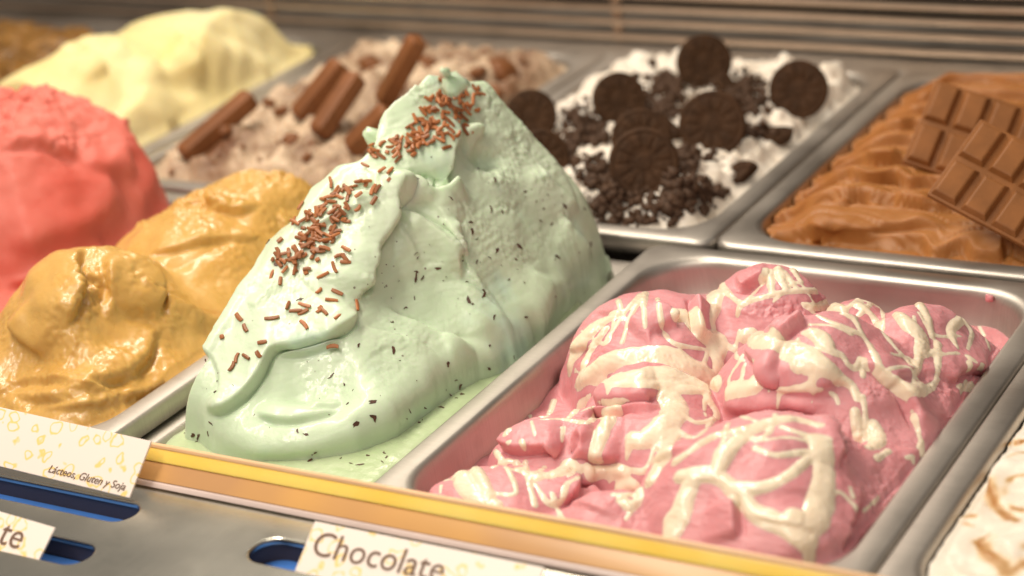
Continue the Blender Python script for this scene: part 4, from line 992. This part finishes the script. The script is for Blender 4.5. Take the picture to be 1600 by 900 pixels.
# ------------------------------------------------------------------ chocolate with bars
Ch = sheet_for('choc', 0.0009)
wv = 0.006 * n3(Ch, 9, 3.0, 2) + 0.0035 * np.sin(Ch.X * 60 + 9 * n3(Ch, 12, 1.0, 2))
def shingle(per, off, q): 
    yy = (Ch.Y + wv * q - 0.06 * (Ch.X + 0.4) + off) / per; f = yy - np.floor(yy); return smooth(0, 0.07, f) * (1 - 0.85 * f)
Ch.Z = -0.012 + 0.019 * smooth(0, 0.04, wall(Ch, 'choc')) + 0.0105 * shingle(0.034, 0, 1.0) + 0.0022 * shingle(0.0115, 0.004, 1.3) + 0.002 * n3(Ch, 16, 7.0, 2)
Ch.lift()
ch2 = perlin(np.stack([Ch.X * 40, (Ch.Y + wv) * 420, 0 * Ch.X], -1)); Ch.V += Ch.N * (0.0006 * ch2)[..., None]; Ch.normals()
for pts_ in ([(1230, 372), (1275, 365), (1295, 352), (1330, 356), (1370, 360), (1440, 352), (1500, 358)], [(1270, 375), (1290, 360), (1320, 362), (1310, 372)], [(1330, 288), (1360, 275), (1400, 285), (1430, 280)], [(1300, 325), (1340, 316), (1370, 322)], [(1350, 250), (1385, 242), (1410, 250)], [(1400, 322), (1430, 316), (1460, 322)]):
    Ch.lip(pts_, 0.0055, soft=0.010, over=0.0015, taper=0.25)
Ch.jitter(0.0012, 90, 2, np.exp(-(wall(Ch, 'choc') / 0.012) ** 2)); Ch.jitter(0.0005, 60, 2)
tag(link('chocolate_gelato', Ch.mesh('chocolate_gelato', pan_keep(Ch, 'choc')), MAT['choc']), 'brown chocolate gelato spread in rippled overlapping waves', 'gelato')

def choc_bar(o_px, row_px, col_px, nrow, ncol, tiltn, lab_, z0):
    """o_px: picture of the lower left corner; row_px / col_px: steps of one square along and up the bar"""
    P0, okk = Ch.cast([o_px]); P0 = on_z(*o_px, (P0[0][2] if okk[0] else 0.0) + z0)
    toc = CAM - P0; toc[2] = 0; toc /= np.linalg.norm(toc)
    n = np.array(toc * math.cos(tiltn) + np.array([0, 0, 1]) * math.sin(tiltn))
    r = on_plane(o_px[0] + row_px[0] * 3, o_px[1] + row_px[1] * 3, P0, n) - P0; c = on_plane(o_px[0] + col_px[0] * 2, o_px[1] + col_px[1] * 2, P0, n) - P0
    lr, lc = np.linalg.norm(r) / 3, np.linalg.norm(c) / 2; r /= np.linalg.norm(r); c -= r * (c @ r); c /= np.linalg.norm(c); n = np.cross(r, c)
    if n @ (CAM - P0) < 0: n = -n
    root = empty('chocolate_bar'); m = Matrix((Vector(r), Vector(c), Vector(n))).transposed().to_4x4(); m.translation = Vector(P0); root.matrix_world = m
    tag(root, lab_, 'chocolate bar', 'milk chocolate bars leaning in the chocolate gelato')
    def part(nm, bm):
        o = bpy.data.objects.new(nm, mesh_bm(nm, bm, True)); coll.objects.link(o); o.data.materials.append(MAT['milk']); o.parent = root
    part('slab', box_bm(0, lr * nrow, 0, lc * ncol, -0.004, 0.0, 0.0008))
    for i in range(nrow):
        for j in range(ncol):
            g = 0.0014; bm = bmesh.new()
            for zz, ins in ((-0.0005, 0), (0.0036, 0.0022), (0.0040, 0.0032)):
                for u, v in ((lr * i + g + ins, lc * j + g + ins), (lr * (i + 1) - g - ins, lc * j + g + ins), (lr * (i + 1) - g - ins, lc * (j + 1) - g - ins), (lr * i + g + ins, lc * (j + 1) - g - ins)): bm.verts.new((u, v, zz))
            bm.verts.ensure_lookup_table(); q = bm.verts
            for k in (0, 4):
                for e in range(4): bm.faces.new((q[k + e], q[k + (e + 1) % 4], q[k + 4 + (e + 1) % 4], q[k + 4 + e]))
            bm.faces.new((q[8], q[9], q[10], q[11]))
            o_me = mesh_bm('square', bm, False); o = bpy.data.objects.new('square', o_me); coll.objects.link(o); o_me.materials.append(MAT['milk']); o.parent = root
choc_bar((1410, 252), (46, 15), (26, -64), 5, 2, 0.75, 'milk chocolate bar standing behind the other bar', 0.006)
choc_bar((1448, 303), (47, 25), (40, -60), 5, 2, 0.85, 'milk chocolate bar in front, its scored squares facing out', 0.020)

# ------------------------------------------------------------------ white with toasted swirls
W = sheet_for('white', 0.0011)
W.Z = 0.004 + 0.009 * smooth(0, 0.06, wall(W, 'white')) + 0.003 * n3(W, 26, 3.0, 3); W.Z = -0.005 + (W.Z + 0.005) * smooth(0, 0.010, wall(W, 'white')); W.lift(); W.jitter(0.0007, 140, 3)
def toasted():
    m, nt, b, col, v = gelato_mat('white_gelato', (0.84, 0.74, 0.62), (0.88, 0.82, 0.74), 0.35, 0.5, 0.4, (1, 0.9, 0.8), 18, 0.3)
    w = N(nt, 'ShaderNodeTexNoise'); w.inputs['Scale'].default_value = 11; w.inputs['Detail'].default_value = 3; w.inputs['Distortion'].default_value = 1.6; nt.links.new(v, w.inputs['Vector'])
    f = N(nt, 'ShaderNodeMapRange'); f.inputs['From Min'].default_value = 0.60; f.inputs['From Max'].default_value = 0.70; f.inputs['To Max'].default_value = 0.45; nt.links.new(w.outputs['Fac'], f.inputs['Value'])
    c2 = mixc(nt, f.outputs['Result'], col, (0.80, 0.62, 0.16))
    at = N(nt, 'ShaderNodeAttribute'); at.attribute_name = 'toast'
    c3 = ramp(nt, at.outputs['Fac'], [(0.25, (0.78, 0.58, 0.33)), (0.9, (0.42, 0.19, 0.05))])
    mr = N(nt, 'ShaderNodeMapRange'); mr.inputs['From Min'].default_value = 0.08; mr.inputs['From Max'].default_value = 0.5; nt.links.new(at.outputs['Fac'], mr.inputs['Value'])
    nt.links.new(mixc(nt, mr.outputs['Result'], c2, c3), b.inputs['Base Color']); return m
wg = empty('white_gelato', (-0.16, 0.87, 0)); tag(wg, 'smooth white gelato with toasted caramel swirls and yellow flecks', 'gelato')
W_TOAST = [([(1600, 700), (1570, 725), (1550, 750), (1556, 790), (1580, 800)], 0.0035, 0.012), ([(1530, 842), (1560, 850), (1590, 880)], 0.0035, 0.012), ([(1565, 690), (1590, 698)], 0.003, 0.008)]
for p_, hh, so in W_TOAST: W.lip(p_, hh, soft=so, over=0.001)
TT = np.zeros(W.X.shape)
for stp in ([(1600, 708, 7), (1575, 718, 8), (1553, 742, 9), (1550, 775, 9), (1566, 802, 7), (1590, 815, 7)], [(1600, 745, 5), (1580, 752, 6), (1570, 772, 6), (1580, 792, 5), (1600, 798, 5)], [(1530, 850, 9), (1546, 866, 12), (1572, 892, 13)], [(1545, 838, 4), (1570, 850, 5), (1600, 856, 6)], [(1560, 695, 5), (1585, 694, 6), (1600, 690, 5)], [(1508, 807, 4), (1524, 806, 4)], [(1572, 755, 2), (1577, 772, 3)], [(1525, 848, 6), (1536, 842, 6)], [(1600, 880, 8), (1585, 890, 8)], [(1590, 778, 6), (1600, 775, 8)], [(1500, 815, 2), (1520, 822, 2)], [(1540, 720, 3), (1552, 715, 3)]):
    for Q, E_ in W.dense(stp, runs=True):
        r = W.near(Q, 0.02)
        if r is None: continue
        jj, ii, v, d, bi = r; w = E_[bi] / 3100.0 * (1 + 0.5 * perlin(v * 120))
        TT[jj, ii] = np.maximum(TT[jj, ii], np.clip(1.25 * np.exp(-(d / np.maximum(w, 1e-4)) ** 2), 0, 1) * (0.75 + 0.4 * perlin(v * 90)))
link('surface', W.mesh('surface', pan_keep(W, 'white'), attr=TT), toasted(), wg)

# ================================================================== front rail, ledge and cards
def yellow_acrylic():
    m, nt, b = new_mat('yellow_acrylic'); v = coord(nt, (1, 1, 1))
    f = noise(nt, coord(nt, (6, 1, 1)), 3, 3)
    nt.links.new(ramp(nt, f, [(0.3, (1.0, 0.60, 0.10)), (0.7, (1.0, 0.70, 0.20))]), b.inputs['Base Color'])
    b.inputs['Roughness'].default_value = 0.25; sss(b, 0.4, 0.01, (1, 0.6, 0.2)); return m
MAT['yacr'] = yellow_acrylic()
def tan_acrylic():
    m, nt, b = new_mat('tan_acrylic')
    f = noise(nt, coord(nt, (1, 1, 1)), 5.5, 3)
    nt.links.new(ramp(nt, f, [(0.42, (0.50, 0.27, 0.12)), (0.58, (0.66, 0.36, 0.11)), (0.68, (0.95, 0.54, 0.10))]), b.inputs['Base Color'])  # golden patches put light shining through the acrylic into the colour
    b.inputs['Roughness'].default_value = 0.3; return m
MAT['tacr'] = tan_acrylic()
MAT['clear'] = simple('frosted_edge', (0.62, 0.50, 0.47), 0.3, 0, 0.1, 20)
MAT['pale'] = simple('pale_edge', (0.80, 0.52, 0.30), 0.35, 0, 0.1, 20)
MAT['collar'] = simple('shaded_slot_wall', (0.055, 0.042, 0.050), 0.4)  # dark colour carries the shade inside the ledge slots
MAT['blue'] = simple('blue_plastic', (0.06, 0.19, 0.58), 0.35, 0, 0.2, 30)
MAT['ink'] = simple('brown_ink', (0.16, 0.09, 0.06), 0.7)
def card_mat():
    m, nt, b = new_mat('printed_card'); v = coord(nt)
    vo = N(nt, 'ShaderNodeTexVoronoi'); vo.feature = 'SMOOTH_F1'; vo.inputs['Scale'].default_value = 105; vo.inputs['Smoothness'].default_value = 0.25
    nz = N(nt, 'ShaderNodeTexNoise'); nz.inputs['Scale'].default_value = 90; nt.links.new(v, nz.inputs['Vector'])
    ad = N(nt, 'ShaderNodeMix', data_type='VECTOR'); ad.inputs[0].default_value = 0.010; nt.links.new(v, ad.inputs[4]); nt.links.new(nz.outputs['Color'], ad.inputs[5]); nt.links.new(ad.outputs[1], vo.inputs['Vector'])
    f = ramp(nt, vo.outputs['Distance'], [(0.26, (0, 0, 0)), (0.31, (1, 1, 1)), (0.345, (1, 1, 1)), (0.40, (0, 0, 0))])
    c = mixc(nt, f, (0.84, 0.74, 0.68), (0.88, 0.62, 0.22)); nt.links.new(c, b.inputs['Base Color']); b.inputs['Roughness'].default_value = 0.45; return m
MAT['card'] = card_mat()

RX0 = on_y(212, 720, 0.689)[0]
def prof_bar(nm, pts, mat, par, x0=RX0, x1=0.25, bev=0.0006):
    """bar along the case with a closed (y, z) section"""
    bm = bmesh.new(); A = [bm.verts.new((x0, y, z)) for y, z in pts]; B = [bm.verts.new((x1, y, z)) for y, z in pts]; n = len(pts)
    for k in range(n): bm.faces.new((A[k], A[(k + 1) % n], B[(k + 1) % n], B[k]))
    bm.faces.new(A[::-1]); bm.faces.new(B); bmesh.ops.recalc_face_normals(bm, faces=list(bm.faces))
    if bev: bevel_all(bm, bev, 2)
    return link(nm, mesh_bm(nm, bm, True), mat, par)
rail = empty('price_rail', (-0.6, 0.69, 0)); tag(rail, 'yellow and tan acrylic rail along the front of the pans', 'rail')
yt, ym, yb, ye = 0.6955, 0.6905, 0.6815, 0.6795
zt, zm, zb_, ze = on_y(602, 760, yt)[2], on_y(602, 790, ym)[2], on_y(602, 824, yb)[2], on_y(602, 834, ye)[2]
prof_bar('top_edge', [(yt + 0.0015, zt), (yt - 0.0004, zt), (yt - 0.0010, zt - 0.0020), (yt + 0.0015, zt - 0.0020)], MAT['pale'], rail, bev=0.0004)
prof_bar('yellow_band', [(yt + 0.0010, zt - 0.0021), (yt - 0.0008, zt - 0.0021), (ym, zm), (ym + 0.006, zm)], MAT['yacr'], rail)
prof_bar('tan_band', [(ym + 0.005, zm - 0.0002), (ym + 0.0006, zm - 0.0002), (yb + 0.0006, zb_), (yb + 0.006, zb_)], MAT['tacr'], rail)
prof_bar('lower_lip', [(yb + 0.004, zb_ - 0.0002), (yb - 0.0004, zb_ - 0.0002), (ye, ze), (yb + 0.004, ze)], MAT['clear'], rail, bev=0.0005)
ZL = ze - 0.0015
# steel ledge with rounded slots
def slot_pts(x0, x1, yc, hw, n=14):
    out = []
    for cx, a0 in ((x1, -90), (x0, 90)):
        for k in range(n + 1):
            a = math.radians(a0 + 180 * k / n); out.append((cx + hw * math.cos(a), yc + hw * math.sin(a)))
    return out
def slot_from(rx_px, top_px, bot_px, right=True):
    T, B = on_z(*top_px, ZL), on_z(*bot_px, ZL); e = on_z(*rx_px, ZL); hw = abs(T[1] - B[1]) / 2; yc = (T[1] + B[1]) / 2
    return e[0], yc, hw
xa, ya, ha = slot_from((214, 805), (100, 762), (100, 802)); xb, yb2, hb = slot_from((150, 866), (95, 838), (95, 884)); xd, yd, hd = slot_from((384, 862), (430, 838), (430, 888))
SL = [(xa - 0.16, xa - ha, ya, ha), (xb - 0.13, xb - hb, yb2, hb), (xd + hd, xd + 0.10, yd, hd)]
cu = bpy.data.curves.new('ledge_curve', 'CURVE'); cu.dimensions = '2D'; cu.fill_mode = 'BOTH'; cu.extrude = 0.0008; cu.bevel_depth = 0.0011; cu.bevel_resolution = 2
for loop in [[(-1.6, 0.40), (0.25, 0.40), (0.25, 0.694), (-1.6, 0.694)]] + [slot_pts(*q) for q in SL]:
    sp = cu.splines.new('POLY'); sp.points.add(len(loop) - 1)
    for p, (x, y) in zip(sp.points, loop): p.co = (x, y, 0, 1)
    sp.use_cyclic_u = True
co = bpy.data.objects.new('tmp_ledge', cu); coll.objects.link(co)
me = bpy.data.meshes.new_from_object(co.evaluated_get(bpy.context.evaluated_depsgraph_get())); bpy.data.objects.remove(co)
ld = empty('front_ledge', (-0.6, 0.55, ZL)); tag(ld, 'brushed steel ledge with rounded slots in front of the rail', 'ledge')
o = link('plate', me, MAT['ledge'], ld); o.location = (0, 0, ZL - 0.0014)
for x0, x1, yc, hw in SL:
    wv_ = bmesh.new(); inn = slot_pts(x0, x1, yc, hw + 0.0004); n = len(inn)
    A = [wv_.verts.new((x, y, ZL - 0.002)) for x, y in inn]; B = [wv_.verts.new((x, y, ZL - 0.013)) for x, y in inn]
    for k in range(n): wv_.faces.new((A[k], A[(k + 1) % n], B[(k + 1) % n], B[k]))
    link('slot_collar', mesh_bm('slot_collar', wv_, True), MAT['collar'], ld)
    link('blue_insert', mesh_bm('blue_insert', box_bm(x0 - 0.02, x1 + hw + 0.01, yc - hw - 0.02, yc + hw + 0.02, ZL - 0.020, ZL - 0.0125, 0.001)), MAT['blue'], ld)
    link('slot_floor', mesh_bm('slot_floor', box_bm(x0 - 0.02, x1 + hw + 0.02, yc - hw - 0.03, yc + hw + 0.04, ZL - 0.030, ZL - 0.024)), MAT['dark'], ld)

def text_mesh(txt, size, shear=0.0, ext=0.0001, off=0.0):
    c = bpy.data.curves.new('lettering', 'FONT'); c.body = txt; c.size = size; c.shear = shear; c.extrude = ext; c.offset = off; c.resolution_u = 4
    t = bpy.data.objects.new('tmp_text', c); coll.objects.link(t)
    me = bpy.data.meshes.new_from_object(t.evaluated_get(bpy.context.evaluated_depsgraph_get())); bpy.data.objects.remove(t); return me
def card(P_tr, e1, e2, wid, hei, lab_, texts, anchor='right'):
    """P_tr: a top corner; e1 along the top edge (to the right), e2 up the card"""
    e1 = Vector(e1).normalized(); e2 = Vector(e2); e2 = (e2 - e1 * e2.dot(e1)).normalized(); n = e1.cross(e2)
    root = empty('flavour_card'); m = Matrix((e1, e2, n)).transposed().to_4x4(); m.translation = Vector(P_tr); root.matrix_world = m; tag(root, lab_, 'card', 'printed flavour cards on the front ledge')
    x0, x1 = (-wid, 0) if anchor == 'right' else (0, wid)
    o = bpy.data.objects.new('panel', mesh_bm('panel', box_bm(x0, x1, -hei, 0, -0.0012, 0, 0.0003))); coll.objects.link(o); o.data.materials.append(MAT['card']); o.parent = root
    for txt, tx, ty, size, sh in texts:
        me = text_mesh(txt, size, sh); me.materials.append(MAT['ink'])
        if tx <= 0 and anchor == 'right':
            w = max(v.co.x for v in me.vertices); tx = tx - w
        t = bpy.data.objects.new('lettering', me); coll.objects.link(t); t.parent = root; t.location = (tx, ty, 0.0002)
    return root
Pb = on_z(181, 768, ZL + 0.0045); Pt = on_z(236, 689, 0.0268)
TLp = on_plane(0, 636, Pt, np.cross((1, 0, 0), Pt - Pb))
card(Pt, Pt - TLp, Pt - Pb, 0.11, float(np.linalg.norm(Pt - Pb)), 'flavour card with yellow doodle print and small allergen line', [('Lácteos, Gluten y Soja', -0.0045, -float(np.linalg.norm(Pt - Pb)) + 0.0030, 0.0058, 0.25)])
tilt = Vector((0, 0.80, 0.60))
P2 = on_z(86, 824, ZL + 0.010); q2 = on_plane(0, 799, P2, np.cross((1, 0, 0), (0, 0.8, 0.6)))
card(P2, Vector(P2) - Vector(q2), tilt, 0.11, 0.045, 'flavour card whose word ends in te, over a blue slot', [('te', -0.0150, -0.0155, 0.019, 0.0)])
P3 = on_z(492, 814, ZL + 0.010); q3 = on_plane(760, 868, P3, np.cross((1, 0, 0), (0, 0.8, 0.6)))
card(P3, Vector(q3) - Vector(P3), tilt, 0.125, 0.045, 'flavour card reading Chocolate in front of the pink gelato', [('Chocolate', 0.0040, -0.0165, 0.0175, 0.0)], 'left')
